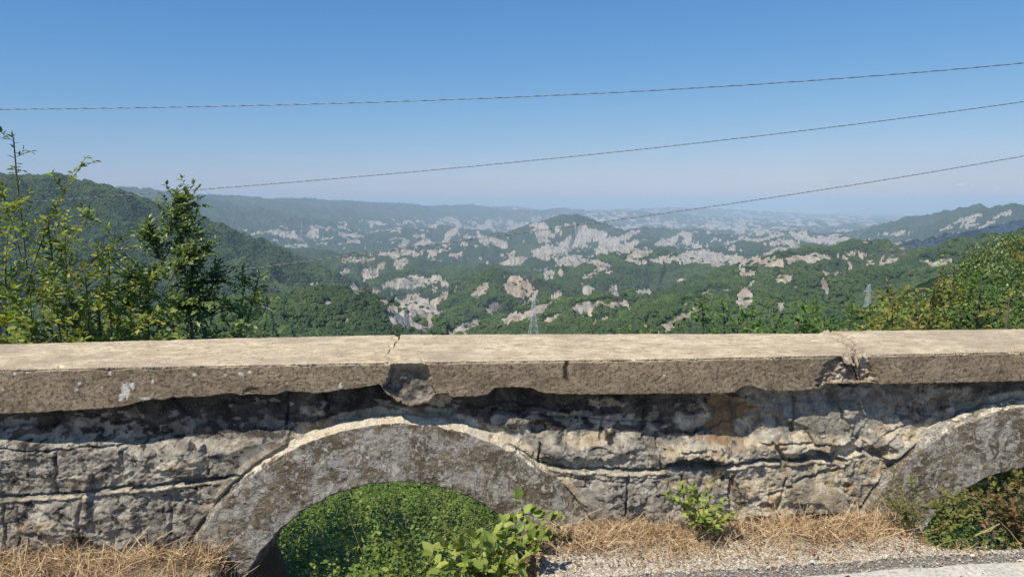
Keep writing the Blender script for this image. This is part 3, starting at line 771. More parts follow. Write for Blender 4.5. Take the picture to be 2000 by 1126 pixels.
c = m.mix(m.ramp(m.vor(55, out='Distance'), .10, .22, .35, 0), c, (.50, .49, .46))
c = m.mix(m.ramp(n4_, .3, .42, .5, 0), c, (.05, .045, .04))
m.col(c)
b1 = m.bump(m.noise(38, 8, .76, .4), .018, 1.0)
m.nor(m.bump(m.noise(190, 4, .7), .003, .9, b1))
MASONRY = m.m
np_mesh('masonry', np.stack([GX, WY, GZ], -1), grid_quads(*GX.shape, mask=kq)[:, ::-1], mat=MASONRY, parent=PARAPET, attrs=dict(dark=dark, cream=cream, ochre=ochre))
# outer side of the wall, coarser
xb = np.arange(-4.6, 5.6, .03); zb_ = np.arange(ZT - .04, -2.2, -.03)
BX, BZ = np.meshgrid(xb, zb_)
BY = yb(BX) - .10 + .02 * facets(BX, BZ, .25, 9) + .01 * fbm(BX / .1, BZ / .1, 3, 9)
kb = np.ones(BX.shape, bool)
for a in ARCH: kb &= np.hypot(BX - a[0], BZ - a[1]) > a[3] + .02
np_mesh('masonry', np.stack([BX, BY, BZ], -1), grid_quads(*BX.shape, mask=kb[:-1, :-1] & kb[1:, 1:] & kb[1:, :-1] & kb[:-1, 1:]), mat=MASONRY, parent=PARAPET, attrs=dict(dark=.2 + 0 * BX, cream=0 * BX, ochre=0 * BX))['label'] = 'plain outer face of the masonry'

# ---- arch rings
m = M('arch_render', rough=.93, spec=.12)
n1_ = m.noise(7, 6, .66, .3); n2_ = m.noise(30, 6, .74, .6); n3_ = m.noise(110, 4, .7)
c = m.mix(m.ramp(n1_, .36, .64), (.130, .102, .068), (.25, .205, .145))
c = m.mix(m.ramp(m.noise(9, 7, .72, .8), .49, .545, 0, .75), c, (.44, .41, .36))
c = m.mix(m.ramp(n2_, .53, .60, 0, .7), c, (.54, .51, .455))
c = m.mix(m.ramp(m.noise(17, 5, .75, 1.0), .54, .60, 0, .7), c, (.40, .375, .34))
c = m.mix(m.ramp(n3_, .30, .44, .75, 0), c, (.045, .04, .035))
c = m.mix(m.ramp(m.noise(12, 6, .7), .36, .46, .6, 0), c, (.075, .062, .05))
bn = m.mix(m.ramp(n2_, .34, .54), (.38, .29, .19), (.80, .71, .55))
c = m.mix(m.ramp(m.math('ADD', m.attr('band'), m.math('MULTIPLY', m.math('SUBTRACT', n2_, .5), .8)), .4, .6), c, bn)
m.col(c)
b1 = m.bump(m.math('ADD', m.ramp(n2_, .48, .58, 0, .6), m.noise(60, 6, .7)), .006, .9)
m.nor(m.bump(m.noise(240, 3, .6), .002, .8, b1))
RING = m.m
def ring(cx, cz, ro, ri, seed, bandk=1.0):
    prof = []                                            # (radius, y offset, band)
    for q in np.linspace(0, 1, 12, endpoint=False): prof.append((ro + .010 - .002 * q, .10 - .065 * q, 1))
    for q in np.linspace(0, 1, 12, endpoint=False): prof.append((ro + .006 - .026 * q, .035 - .030 * q, 1))
    nf = int((ro - .020 - ri) / .0042)
    for q in np.linspace(0, 1, nf, endpoint=False): prof.append((ro - .020 - (ro - .020 - ri) * q, .0, 0))
    for q in np.linspace(0, 1, 70): prof.append((ri, .004 + .50 * q ** 1.3, 0))
    prof = np.array(prof)
    th = np.linspace(R(196), R(-16), int(ro * 3.7 / .0045))
    r_, t_ = np.meshgrid(prof[:, 0], th, indexing='ij')
    yo = prof[:, 1][:, None] + 0 * r_; bd = prof[:, 2][:, None] + 0 * r_
    s = np.cumsum(np.r_[0, np.hypot(np.diff(prof[:, 0]), np.diff(prof[:, 1]))])[:, None] + 0 * r_
    a = t_ * ro
    frn = (bd < .5) & (yo < .003)
    n = .0030 * fbm(a / .12, s / .1, 3, seed) + .0020 * fbm(a / .03, s / .03, 4, seed + 1, .65)
    n += .0022 * sstep(.05, .12, fbm(a / .045, s / .04, 4, seed + 2, .65))
    r2 = r_ + np.where(bd > .5, .009 * fbm(a / .10, s / .3, 4, seed + 3, .6) + .004 * facets(a, s, .05, seed), 0) \
        + np.where(yo > .003, (bd < .5) * .006 * fbm(a / .08, s / .06, 4, seed + 5, .6), 0)
    # chipped inner arris
    dI = np.abs(s - s[np.argmax(prof[:, 1][24:] > .003) + 24, 0])
    ch = .010 * np.clip(noise(a / .05, a * 0 + 1, seed + 6), 0, 1) * sstep(.02, 0, dI)
    X = cx + (r2 + ch) * np.cos(t_); Z = cz + (r2 + ch) * np.sin(t_)
    Y = yf(X) + .050 + yo - n * (frn | (bd > .5)) - np.where(bd > .5, .010 * fbm(a / .05, s / .05, 4, seed + 7), 0)
    # open joint behind the ring, right flank
    o = np_mesh('arch_ring', np.stack([X, Y, Z], -1), grid_quads(*X.shape), mat=RING, parent=PARAPET, attrs=dict(band=bd * sstep(.10, .42, Z) * bandk * (.45 + .6 * sstep(.25, .6, Z) + .7 * fbm(a / .12, s / .05, 3, seed + 9))))
    return o
ring(*ARCH[0], 81)['label'] = 'lichen mottled arch ring with a cream mortar edge'
ring(*ARCH[1], 91, .55)['label'] = 'smoother grey brown arch ring'
# ================================================================= verge, drains, road
gx = np.concatenate([np.arange(-30, -4.6, .3), np.arange(-4.6, 5.6, .012), np.arange(5.6, 30, .3)])
gy = np.concatenate([np.arange(-9, 1.9, .3), np.arange(1.9, 4.6, .012), np.arange(4.6, 5.4, .05)])
VX_, VY_ = np.meshgrid(gx, gy)
def drain(X, Y):
    d1 = sstep(-1.24, -.98, X) * sstep(.14, -.12, X) * sstep(2.45, 2.80, Y - .03 * X)
    d2 = sstep(1.72, 1.95, X) * sstep(3.25, 3.0, X) * sstep(3.06, 3.22, Y - .05 * (X - 2))
    return np.maximum(d1 * .60, d2 * .45)
def verge_z(X, Y):
    z = .012 * fbm(X / .35, Y / .3, 3, 101) - drain(X, Y)
    z = z - .05 * sstep(-.5, -1.2, X)
    behind = sstep(3.6, 4.1, Y - .08 * X)
    z = z - behind * (.55 + .6 * np.clip(Y - 3.9, 0, 2))
    z = z + .04 * sstep(.30, .0, np.abs(Y - yf(X) - .05)) * (1 - sstep(0, .1, drain(X, Y))) - .02 * sstep(0, 6, -Y + 2.6)
    return z
VZ_ = verge_z(VX_, VY_) + .005 * fbm(VX_ / .02, VY_ / .02, 3, 102, .6) * sstep(-4.6, -4.4, VX_) * sstep(5.6, 5.4, VX_) * sstep(1.9, 2, VY_)
m = M('verge_gravel', rough=.95, spec=.1)
vv = m.n.new('ShaderNodeTexVoronoi'); vv.inputs['Scale'].default_value = 85; m.l.new(m.co, vv.inputs['Vector'])
cr = m.n.new('ShaderNodeSeparateColor'); m.l.new(vv.outputs['Color'], cr.inputs[0])
c = m.mix(cr.outputs[0], (.40, .34, .26), (.76, .69, .57))
c = m.mix(m.ramp(vv.outputs['Distance'], .38, .62, 0, .8), c, (.22, .175, .125))
soil = m.mix(m.noise(40, 5, .7), (.075, .050, .030), (.21, .145, .085))
c = m.mix(m.attr('soil'), c, soil)
m.col(c); m.nor(m.bump(m.ramp(vv.outputs['Distance'], 0, .6, 1, 0), .006, 1.0))
base_d = yf(VX_) + .08 - VY_
edge = .17 + .10 * fbm(VX_ / .25, VY_ / .25, 3, 103) + .03 * noise(VX_ / .04, VY_ / .04, 5)
soil_a = sstep(.08, -.05, base_d - edge)
soil_a = np.maximum(soil_a, sstep(.0, .1, drain(VX_, VY_)))
soil_a = np.maximum(soil_a, sstep(-1.2, -1.6, VX_ + .4 * noise(VX_ / .3, VY_ / .3, 8)) * .9 * (VY_ > 2.3))
tag(np_mesh('verge', np.stack([VX_, VY_, VZ_], -1), grid_quads(*VX_.shape), mat=m.m, attrs=dict(soil=soil_a)), kind='structure')
# road: thin sheet with a ragged edge
rx = np.concatenate([np.arange(-30, -3.2, .3), np.arange(-3.2, 3.6, .01), np.arange(3.6, 30, .3)])
qq = 1 - (1 - np.linspace(0, 1, 90)) ** 2.2
def road_edge(x): return 2.78 + .125 * np.clip(x, -5, 5) + .018 * fbm(x / .12, x * 0, 4, 104, .6)
RX, RQ = np.meshgrid(rx, qq)
RY = -8.5 + (road_edge(RX) + 8.5) * RQ
RZ = verge_z(RX, RY) + .011 + .0015 * fbm(RX / .05, RY / .05, 2, 105) - .010 * sstep(.985, 1.0, RQ)
m = M('asphalt', rough=.9, spec=.2)
vv = m.n.new('ShaderNodeTexVoronoi'); vv.inputs['Scale'].default_value = 130; m.l.new(m.co, vv.inputs['Vector'])
cr = m.n.new('ShaderNodeSeparateColor'); m.l.new(vv.outputs['Color'], cr.inputs[0])
c = m.mix(m.ramp(cr.outputs[0], .2, 1), (.16, .145, .13), (.42, .385, .33))
c = m.mix(m.ramp(vv.outputs['Distance'], .4, .7, 0, .7), c, (.06, .055, .05))
c = m.mix(m.ramp(m.noise(3, 4, .6), .4, .7, 0, .5), c, (.26, .235, .20))
m.col(c); m.nor(m.bump(vv.outputs['Distance'], .003, .8))
tag(np_mesh('road', np.stack([RX, RY, RZ], -1), grid_quads(*RX.shape), mat=m.m), kind='structure')
# worn white edge line, 4 mm above the asphalt
lx = np.arange(-3.2, 6, .01); ly = np.linspace(0, 1, 24)
LX, LQ = np.meshgrid(lx, ly)
LY = 2.545 + .125 * np.clip(LX, -5, 5) + .115 * LQ + .004 * noise(LX / .03, LQ, 7) * (LQ > .5)
LZ = verge_z(LX, LY) + .016 + .0006 * noise(LX / .02, LY / .02, 3)
kl = fbm(LX / .05, LY / .05, 4, 107, .7) < .52
m = M('road_paint', rough=.8, spec=.2)
m.col(m.mix(m.ramp(m.noise(60, 5, .7), .35, .55), (.34, .315, .27), (.56, .53, .46)))
m.nor(m.bump(m.noise(160, 3, .6), .002, .7))
tag(np_mesh('road_edge_line', np.stack([LX, LY, LZ], -1), grid_quads(*LX.shape, mask=(kl[:-1, :-1] & kl[1:, 1:])), mat=m.m), kind='structure')
# ================================================================= leaves, shrubs and trees
def unit(v): return v / np.maximum(np.linalg.norm(v, axis=-1, keepdims=True), 1e-9)

def leaf_geo(P, D, N, L, W=.5, fold=.25, droop=.12):
    """six-vertex folded leaves: base point, direction, normal, length"""
    D = unit(D); S = unit(np.cross(D, N)); N = unit(np.cross(S, D))
    L = np.asarray(L)[:, None]; w = L * W * .5
    tip = P + D * L - N * L * droop
    l1 = P + D * L * .30 + S * w + N * w * fold; r1 = P + D * L * .30 - S * w + N * w * fold
    l2 = P + D * L * .68 + S * w * .78 + N * (w * fold - L * droop * .4); r2 = P + D * L * .68 - S * w * .78 + N * (w * fold - L * droop * .4)
    V = np.stack([P, l1, l2, tip, r2, r1], 1)
    n = len(P); b = np.arange(n)[:, None] * 6
    Q = np.concatenate([b + np.array([[0, 3, 2, 1]]), b + np.array([[0, 5, 4, 3]])])
    return V.reshape(-1, 3), Q

def tube_geo(lines, sides=5):
    V = []; Q = []; off = 0
    for pts, rad in lines:
        pts = np.asarray(pts, float); rad = np.asarray(rad, float)
        T = unit(np.gradient(pts, axis=0))
        ref = np.array([.31, .17, .93]) if abs(T[0, 2]) < .9 else np.array([.9, .3, .1])
        U = unit(np.cross(T, ref)); Wv = np.cross(T, U)
        a = np.linspace(0, 2 * np.pi, sides, endpoint=False)
        ring_ = pts[:, None, :] + rad[:, None, None] * (np.cos(a)[None, :, None] * U[:, None, :] + np.sin(a)[None, :, None] * Wv[:, None, :])
        n = len(pts); V.append(ring_.reshape(-1, 3))
        i = np.arange(n - 1)[:, None] * sides; j = np.arange(sides)[None, :]; j2 = (j + 1) % sides
        Q.append(np.stack([i + j, i + j2, i + sides + j2, i + sides + j], -1).reshape(-1, 4) + off)
        off += n * sides
    return np.concatenate(V), np.concatenate(Q)

def leaf_mat(name, cols, rough=.5, spec=.35, trans=.30, back=None):
    """cols: three colours picked per leaf"""
    m = M(name, rough=rough, spec=spec)
    r = m.attr('rnd'); v = m.attr('var')
    c = m.mix(m.ramp(r, .0, .5, smooth=False), cols[0], cols[1])
    c = m.mix(m.ramp(r, .72, 1.0, smooth=False), c, cols[2])
    c = m.mix(m.math('MULTIPLY', v, .35), c, (.02, .035, .012))
    m.col(c)
    tr = m.n.new('ShaderNodeBsdfTranslucent')
    br = m.mix(1.0, c, (1.25, 1.35, .7), 'MULTIPLY'); m.l.new(br, tr.inputs[0])
    mx = m.n.new('ShaderNodeMixShader'); mx.inputs[0].default_value = trans
    m.l.new(m.b.outputs[0], mx.inputs[1]); m.l.new(tr.outputs[0], mx.inputs[2])
    m.l.new(mx.outputs[0], m.n['Material Output'].inputs[0])
    return m.m
OAK = leaf_mat('oak_leaves', [(.12, .17, .05), (.21, .28, .08), (.36, .42, .18)], rough=.4, spec=.5)
LIME = leaf_mat('lime_green_leaves', [(.16, .225, .036), (.27, .335, .05), (.46, .42, .07)])
YEL = leaf_mat('yellowing_leaves', [(.12, .15, .028), (.22, .225, .04), (.38, .28, .05)])
MIDG = leaf_mat('mid_green_leaves', [(.060, .12, .026), (.11, .19, .04), (.18, .26, .055)])
THICK = leaf_mat('thicket_leaves', [(.080, .140, .026), (.19, .27, .045), (.36, .40, .08)], trans=.2)
FRESH = leaf_mat('fresh_green_leaves', [(.080, .155, .025), (.13, .23, .040), (.20, .29, .05)])
WEED = leaf_mat('weed_leaves', [(.17, .235, .045), (.30, .37, .075), (.42, .43, .10)], trans=.2)
OLIVE = leaf_mat('olive_leaves', [(.14, .155, .045), (.24, .24, .075), (.33, .28, .10)])
RUST = leaf_mat('rusty_leaves', [(.13, .14, .06), (.22, .17, .075), (.42, .16, .07)])
m = M('bark', rough=.9); m.col(m.mix(m.noise(30, 5, .7), (.055, .045, .036), (.20, .175, .145))); m.nor(m.bump(m.noise(60, 4), .004)); BARK = m.m
m = M('green_stem', rough=.7); m.col(m.mix(m.noise(30, 3), (.10, .09, .035), (.18, .14, .06))); STEM = m.m

def polyline(p0, d0, L, n, rg, wig=.12, up=.0):
    p = np.array(p0, float); d = unit(np.array(d0, float)); out = [p.copy()]
    for i in range(n):
        d = unit(d + rg.normal(0, wig, 3) + np.array([0, 0, up])); p = p + d * L / n; out.append(p.copy())
    return np.array(out)

def leaves_on(lines, rg, step, size, spread=.9, start=.15, tipn=2):
    P = []; D = []; L = []
    for pts, rad in lines:
        seg = np.linalg.norm(np.diff(pts, axis=0), axis=1); tot = seg.sum(); cum = np.r_[0, np.cumsum(seg)]
        s = np.arange(tot * start, tot, step); side = 1
        T = unit(np.gradient(pts, axis=0))
        for q in s:
            p = np.array([np.interp(q, cum, pts[:, k]) for k in range(3)]); t = np.array([np.interp(q, cum, T[:, k]) for k in range(3)])
            h = unit(np.cross(t, [0, 0, 1]) + 1e-6) * side; side = -side
            P.append(p); D.append(t * .6 + h * spread + rg.normal(0, .28, 3)); L.append(size * rg.uniform(.6, 1.2))
        for k in range(tipn):
            P.append(pts[-1]); D.append(T[-1] + rg.normal(0, .45, 3)); L.append(size * rg.uniform(.6, 1.1))
    return np.array(P), np.array(D), np.array(L)

def add_leaves(name, P, D, L, mat, parent, rg, W=.5, upbias=1.0, flat=.45, label=None):
    n = len(P)
    N = rg.normal(0, flat, (n, 3)); N[:, 2] += upbias; N += np.array(sdir)[None] * .75
    V, Q = leaf_geo(P, D, N, L, W)
    V = V + 0.0
    rnd = np.repeat(rg.uniform(0, 1, n), 6); var = np.repeat(rg.uniform(0, 1, n), 6)
    o = np_mesh(name, V, Q, mat=mat, smooth=False, parent=parent, attrs=dict(rnd=rnd, var=var))
    if label: o['label'] = label
    return o

def woody(name, label, cat, base, top, seed, prof, leafm, nb=26, leaf=.055, step=.035, twig=.28, trunk_r=.03, stems=1, W=.5, rise=.45, start=.2,
          group=None, lean=0.0, tw_step=.09, crown_name='crown', extra=None, crook=.05, wood=None, ed=1, ej=.006):
    """small tree or shrub; prof(h) -> (reach left, reach right) of the crown at relative height h (metres)"""
    rg = np.random.default_rng(seed)
    base = np.array(base, float); top = np.array(top, float)
    root = empty(name, base, label, cat, group)
    wood_l = []; twigs = []
    H = top[2] - base[2]
    trunks = []
    for s in range(stems):
        off = rg.normal(0, .25 * (s > 0), 3) * [1, 1, 0]
        tp = top + off * 2.2 - np.array([0, 0, H * .25 * (s > 0) * rg.uniform(0, 1)])
        n = 16; q = np.linspace(0, 1, n)
        pts = base + off * .3 + (tp - base - off * .3) * q[:, None]
        pts[1:-1] += np.cumsum(rg.normal(0, crook * H / n, (n, 3)), 0)[1:-1] * [1, 1, .2] * np.sin(q * np.pi)[1:-1, None]
        rad = trunk_r * (1 - .85 * q) * (1 if s == 0 else .6) + .003
        wood_l.append((pts, rad)); trunks.append((pts, rad))
    for b in range(nb):
        pts, rad = trunks[b % stems]
        h = start + (1 - start) * (b + rg.uniform(0, 1)) / nb
        i = h * (len(pts) - 1); i0 = min(int(i), len(pts) - 2); p = pts[i0] + (pts[i0 + 1] - pts[i0]) * (i - i0)
        azb = b * 2.4 + rg.normal(0, .5)
        lf, rt = prof(h)
        reach = (rt if math.cos(azb) > 0 else lf) * abs(math.cos(azb)) + .5 * (lf + rt) * abs(math.sin(azb))
        reach *= rg.uniform(.55, 1.1)
        if reach < .04: continue
        d = [math.cos(azb), math.sin(azb), rise * rg.uniform(.5, 1.5)]
        br = polyline(p, d, reach * 1.08, 7, rg, .13, .03)
        r0 = max(.25 * trunk_r, .004) * (1 - .6 * h)
        wood_l.append((br, np.linspace(r0, .002, len(br))))
        twigs.append((br[2:], None))
        cum = np.linspace(0, reach, len(br))
        for q in np.arange(reach * .22, reach, tw_step):
            pp = np.array([np.interp(q, cum, br[:, k]) for k in range(3)])
            dd = unit(br[-1] - br[0]) + rg.normal(0, .75, 3) + [0, 0, .15]
            tl = twig * rg.uniform(.35, 1.0) * (1.1 - .4 * q / reach)
            tw = polyline(pp, dd, tl, 3, rg, .18, .0)
            wood_l.append((tw, np.linspace(.0022, .001, len(tw)))); twigs.append((tw, None))
    for pts, rad in trunks: twigs.append((pts[-4:], None))
    if extra: 
        for pl in extra:
            wood_l.append((pl, np.linspace(.006, .002, len(pl))))
            [twigs.append((pl[1:] + rg.normal(0, ej, pl[1:].shape), None)) for _k in range(ed)]
            cum = np.linspace(0, 1, len(pl))
            for q in np.arange(.15, .97, .11):
                pp = np.array([np.interp(q, cum, pl[:, k]) for k in range(3)])
                for _k in range(ed):
                    tw = polyline(pp, unit(pl[-1] - pl[0]) + rg.normal(0, .8, 3), rg.uniform(.06, .16) * (1 + .5 * (ed > 1)), 3, rg, .15); twigs.append((tw, None)); wood_l.append((tw, np.linspace(.0018, .001, 4)))
    V, Q = tube_geo([w for w in wood_l if len(w[0]) > 1], 5)
    tk = np_mesh('trunk', V, Q, mat=wood or BARK, parent=root)
    P, D, L = leaves_on(twigs, rg, step, leaf)
    add_leaves(crown_name, P, D, L, leafm, root, rg, W=W)
    return root

def ground_z(x, y):
    r = math.hypot(x, y); a = math.atan2(x, y)
    j = np.interp(a, AZ, np.arange(NC)); i = np.interp(math.log(max(r, RR[0])), np.log(RR), np.arange(NR))
    return float(TH[int(round(i)), int(round(j))])
def spot(px, r):
    p = at_range(px, 640, r); return float(p[0]), float(p[1])
def planted(px_base, r, px_top, py_top):
    x, y = spot(px_base, r); t = at_range(px_top, py_top, r)
    return (x, y, ground_z(x, y) - .05), tuple(t)
def P_(r, *pr):
    """crown profile from (relative height, left px, right px)"""
    a = np.array(pr, float); k = r / F * 1.02
    return lambda h: (float(np.interp(h, a[:, 0], a[:, 1])) * k, float(np.interp(h, a[:, 0], a[:, 2])) * k)
def arc(r0, pts, rr_=None):
    a = np.array(pts, float); return at_range(a[:, 0], a[:, 1], np.full(len(a), r0))

# the young oak
OX = [arc(7.3, [(318,600), (350,572), (398,552), (428,546)]), arc(7.2, [(316,570), (348,525), (372,500), (388,486)]), arc(7.4, [(312,590), (282,556), (246,540)]), arc(7.5, [(318,520), (304,478), (290,455)]),
      arc(7.4, [(322,480), (336,430), (346,402), (364,398)]), arc(7.5, [(316,620), (280,600), (238,592)]), arc(7.2, [(318,610), (360,596), (402,588)]), arc(7.6, [(320,505), (350,470), (372,448)])]
b, t = planted(312, 7.4, 345, 392)
woody('oak_tree', 'young dark green oak with a narrow pointed top, tallest dense tree left of the view', 'tree', b, t, 201,
      P_(7.4, (0, 45, 45), (.42, 66, 70), (.55, 72, 80), (.68, 72, 72), (.78, 42, 60), (.86, 36, 38), (.92, 22, 24), (1, 5, 8)), OAK,
      nb=66, leaf=.056, step=.018, twig=.22, trunk_r=.032, start=.30, W=.56, rise=.35, tw_step=.06, crook=.22, extra=OX, ed=5, ej=.05)
# tall thin sapling at the frame edge
b, t = planted(48, 6.6, 26, 268)
woody('thin_sapling', 'tall thin bare stemmed sapling with few feathery leaves at its tip, far left', 'sapling', b, t, 202,
      P_(6.6, (0, 20, 20), (.5, 60, 55), (.66, 60, 50), (.70, 6, 6), (.86, 14, 14), (.93, 34, 30), (1, 10, 14)), MIDG,
      nb=26, leaf=.05, step=.036, twig=.12, trunk_r=.014, start=.35, W=.36, rise=.5, tw_step=.11, crook=.04)
# yellow green shrubs
ex = [arc(6.4, [(80,600), (110,520), (140,460), (165,425), (192,432)]), arc(6.5, [(50,560), (75,490), (100,420), (125,372), (150,335), (160,322)]), arc(6.7, [(150,540), (190,500), (215,478), (232,470)]),
      arc(6.3, [(40, 500), (25, 440), (10, 395), (-12, 330)])]
def feather(pl, n, rg, size=.05):
    """extra side leaves along the last part of an arching shoot"""
    return pl
b, t = planted(95, 6.5, 92, 425)
woody('shrub', 'yellow green shrub with long arching shoots reaching above the hill, at the left edge', 'shrub', b, t, 203,
      P_(6.5, (0, 100, 90), (.5, 120, 110), (.62, 100, 110), (.72, 70, 85), (.85, 48, 55), (1, 15, 20)), LIME,
      nb=170, leaf=.054, step=.019, twig=.24, trunk_r=.016, stems=4, start=.30, tw_step=.075, extra=ex, group=None, crook=.10)
b, t = planted(-40, 5.9, -10, 405)
woody('shrub', 'bright leafy shrub cut off by the left frame edge', 'shrub', b, t, 204,
      P_(5.9, (0, 90, 80), (.5, 100, 80), (.75, 70, 70), (1, 20, 35)), LIME, nb=110, leaf=.058, step=.021, twig=.25, trunk_r=.015, stems=3, start=.3, tw_step=.085)
b, t = planted(205, 6.9, 212, 488)
woody('shrub', 'yellow green shrub between the arching shoots and the dark oak', 'shrub', b, t, 205,
      P_(6.9, (0, 70, 70), (.5, 80, 78), (.7, 75, 65), (.85, 60, 40), (1, 22, 14)), LIME, nb=170, leaf=.054, step=.018, twig=.24, trunk_r=.014, stems=3, start=.3, tw_step=.06)
b, t = planted(60, 5.6, 60, 590)
woody('shrub', 'low bright yellow green shrub in the left corner, leaves just above the coping', 'shrub', b, t, 206,
      P_(5.6, (0, 110, 110), (.5, 120, 120), (.8, 100, 120), (1, 60, 60)), LIME, nb=180, leaf=.058, step=.020, twig=.25, trunk_r=.014, stems=4, start=.25, tw_step=.07)
b, t = planted(190, 6.0, 190, 588)
woody('shrub', 'low leafy shrub with pale leaves just left of the foot of the oak', 'shrub', b, t, 207,
      P_(6.0, (0, 100, 100), (.5, 110, 110), (.8, 110, 90), (1, 50, 50)), YEL, nb=150, leaf=.052, step=.018, twig=.24, trunk_r=.014, stems=5, start=.25, tw_step=.06)
b, t = planted(372, 8.2, 366, 592)
woody('shrub', 'dark low shrub at the right foot of the oak', 'shrub', b, t, 208,
      P_(8.2, (0, 35, 10), (.5, 45, 10), (.8, 40, 8), (1, 20, 4)), OAK, nb=80, leaf=.05, step=.02, twig=.22, trunk_r=.014, stems=4, start=.25, tw_step=.06)
b, t = planted(300, 6.8, 292, 580)
woody('shrub', 'olive green shrub growing through the lower branches of the oak', 'shrub', b, t, 209,
      P_(6.8, (0, 70, 75), (.5, 85, 85), (.8, 70, 70), (1, 30, 30)), OAK, nb=90, leaf=.05, step=.02, twig=.22, trunk_r=.014, stems=4, start=.25, tw_step=.065)

# bushes on the right, farther off
def bush(label, px, r, pxt, pyt, prof, mat, seed, **k):
    b, t = planted(px, r, pxt, pyt)
    kw = dict(nb=70, leaf=.085, step=.042, twig=.4, trunk_r=.03, stems=4, start=.35, tw_step=.12, crook=.08)
    kw.update(k)
    return woody('bush', label, 'bush', b, t, seed, P_(r, *prof), mat, group='bushes growing just below the parapet on its outer side', **kw)
full = lambda a, b_: ((0, a * .7, b_ * .7), (.5, a, b_), (.8, a * .85, b_ * .85), (.93, a * .5, b_ * .5), (1, a * .15, b_ * .15))
slim = lambda a: ((0, a, a), (.6, a, a), (.85, a * .6, a * .6), (1, a * .1, a * .1))
bush('slender bright green sapling left of the pale gully above the middle slab', 1375, 13, 1372, 596, slim(34), FRESH, 301, nb=80, stems=3, leaf=.1)
bush('feathery fresh green sapling standing just left of the pale grey gully', 1415, 14, 1412, 592, slim(40), FRESH, 302, nb=90, stems=4, leaf=.1)
bush('bright green sapling with two tips, third from the left of the feathery row', 1468, 14, 1470, 598, full(40, 36), FRESH, 303, nb=90, leaf=.1)
bush('fresh green sapling leaning slightly right beside the grey gully', 1562, 13, 1570, 604, full(46, 40), FRESH, 304, nb=95, leaf=.1)
bush('taller fresh green sapling above the crumbled coping joint', 1598, 14, 1592, 590, slim(42), FRESH, 305, nb=95, leaf=.1)
bush('mid green rounded bush left of the right hand pylon', 1650, 15, 1652, 596, full(42, 44), MIDG, 306)
bush('low light green tuft on the coping line between the centre pylon and the saplings', 1268, 15, 1268, 640, full(20, 20), FRESH, 307, nb=26)
bush('low yellow bush touching the coping right of the small house', 1160, 16, 1158, 634, full(16, 14), YEL, 308, nb=22)
bush('small dark bush at the foot of the centre pylon', 1022, 30, 1022, 628, full(17, 18), OAK, 309, nb=34, leaf=.12, step=.09)
bush('yellow green bush directly right of the second pylon foot', 1735, 11.5, 1730, 592, full(48, 56), LIME, 310, nb=120)
bush('bushy yellow green shrub with pale tip leaves, second right of the pylon', 1792, 12, 1790, 582, full(56, 52), YEL, 311, nb=120)
bush('tall narrow dark bush with yellowing leaves, highest of the row on the right', 1862, 12.5, 1864, 518, ((0, 45, 45), (.5, 50, 52), (.75, 40, 44), (.88, 24, 26), (1, 6, 8)), LIME, 312, nb=130, leaf=.07)
bush('yellow green bush filling the gap before the tall dark one', 1830, 11, 1826, 560, full(48, 48), YEL, 313, nb=110)
bush('broad green bush with orange tinted leaves right of the tallest one', 1925, 12, 1918, 535, full(50, 52), MIDG, 314, nb=96)
bush('yellow tinted bush low on the coping at the right frame edge', 1975, 10, 1972, 578, full(48, 60), YEL, 315, nb=80)
bush('dense green bush cut by the right frame edge', 2030, 12.5, 2025, 520, full(58, 60), MIDG, 316, nb=96)
bush('small bush with pale leaf tips peeking over the coping before the pylon foot', 1690, 10.5, 1692, 622, full(30, 30), LIME, 317, nb=44)
bush('low green bush above the right crumbled joint', 1612, 10.5, 1610, 626, full(36, 36), MIDG, 318, nb=44)

bush('low fresh green bush on the coping line left of the tallest feathery sapling', 1322, 14, 1325, 632, full(34, 34), FRESH, 321, nb=60, leaf=.1)
bush('low fresh green bush directly left of the pale grey gully foot', 1440, 13, 1442, 626, full(40, 36), FRESH, 322, nb=80, leaf=.1)
bush('fresh green bush directly right of the pale grey gully foot', 1512, 13, 1518, 624, full(26, 36), FRESH, 323, nb=80, leaf=.1)
bush('low green bush spreading between the two feathery saplings by the crumbled joint', 1562, 12, 1560, 630, full(44, 44), MIDG, 324, nb=80, leaf=.1)
bush('low yellow green bush in front of the small clay bank', 1215, 15, 1212, 641, full(26, 24), LIME, 325, nb=40, leaf=.1)

# trees of the steep near slope on the right
def slope_tree(seed, mat):
    rg = np.random.default_rng(seed)
    n = 5200
    c = rg.normal(0, 1, (26, 3)) * [1.0, 1.0, .8] + [0, 0, 3.3]
    rad = rg.uniform(.7, 1.35, 26)
    k = rg.integers(0, 26, n)
    u = unit(rg.normal(0, 1, (n, 3)))
    P = c[k] + u * (rad[k] * rg.uniform(.75, 1.05, n))[:, None]
    D = u * .6 + rg.normal(0, .6, (n, 3)); 
    N = u + rg.normal(0, .35, (n, 3))
    V, Q = leaf_geo(P, D, N, rg.uniform(.16, .34, n), .7)
    tv, tq = tube_geo([(polyline((0, 0, -.8), (0, 0, 1), 4.0, 8, rg, .08), np.linspace(.12, .03, 9))] + [(polyline((0, 0, 1.2), (math.cos(a), math.sin(a), .9), 1.9, 4, rg, .1), np.linspace(.05, .015, 5)) for a in (0, 1.3, 2.6, 3.9, 5.2)], 5)
    Q2 = tq + len(V)
    nv = len(V) + len(tv)
    rnd = np.r_[np.repeat(rg.uniform(0, 1, n), 6), np.zeros(len(tv))]; var = np.r_[np.repeat(rg.uniform(0, 1, n), 6), np.ones(len(tv))]
    o = np_mesh('slope_tree', np.concatenate([V, tv]), np.concatenate([Q, Q2]), mat=mat, smooth=False, attrs=dict(rnd=rnd, var=var))
    return o
ST = [slope_tree(401, MIDG), slope_tree(402, OAK), slope_tree(403, YEL), slope_tree(404, MIDG), slope_tree(405, OAK)]
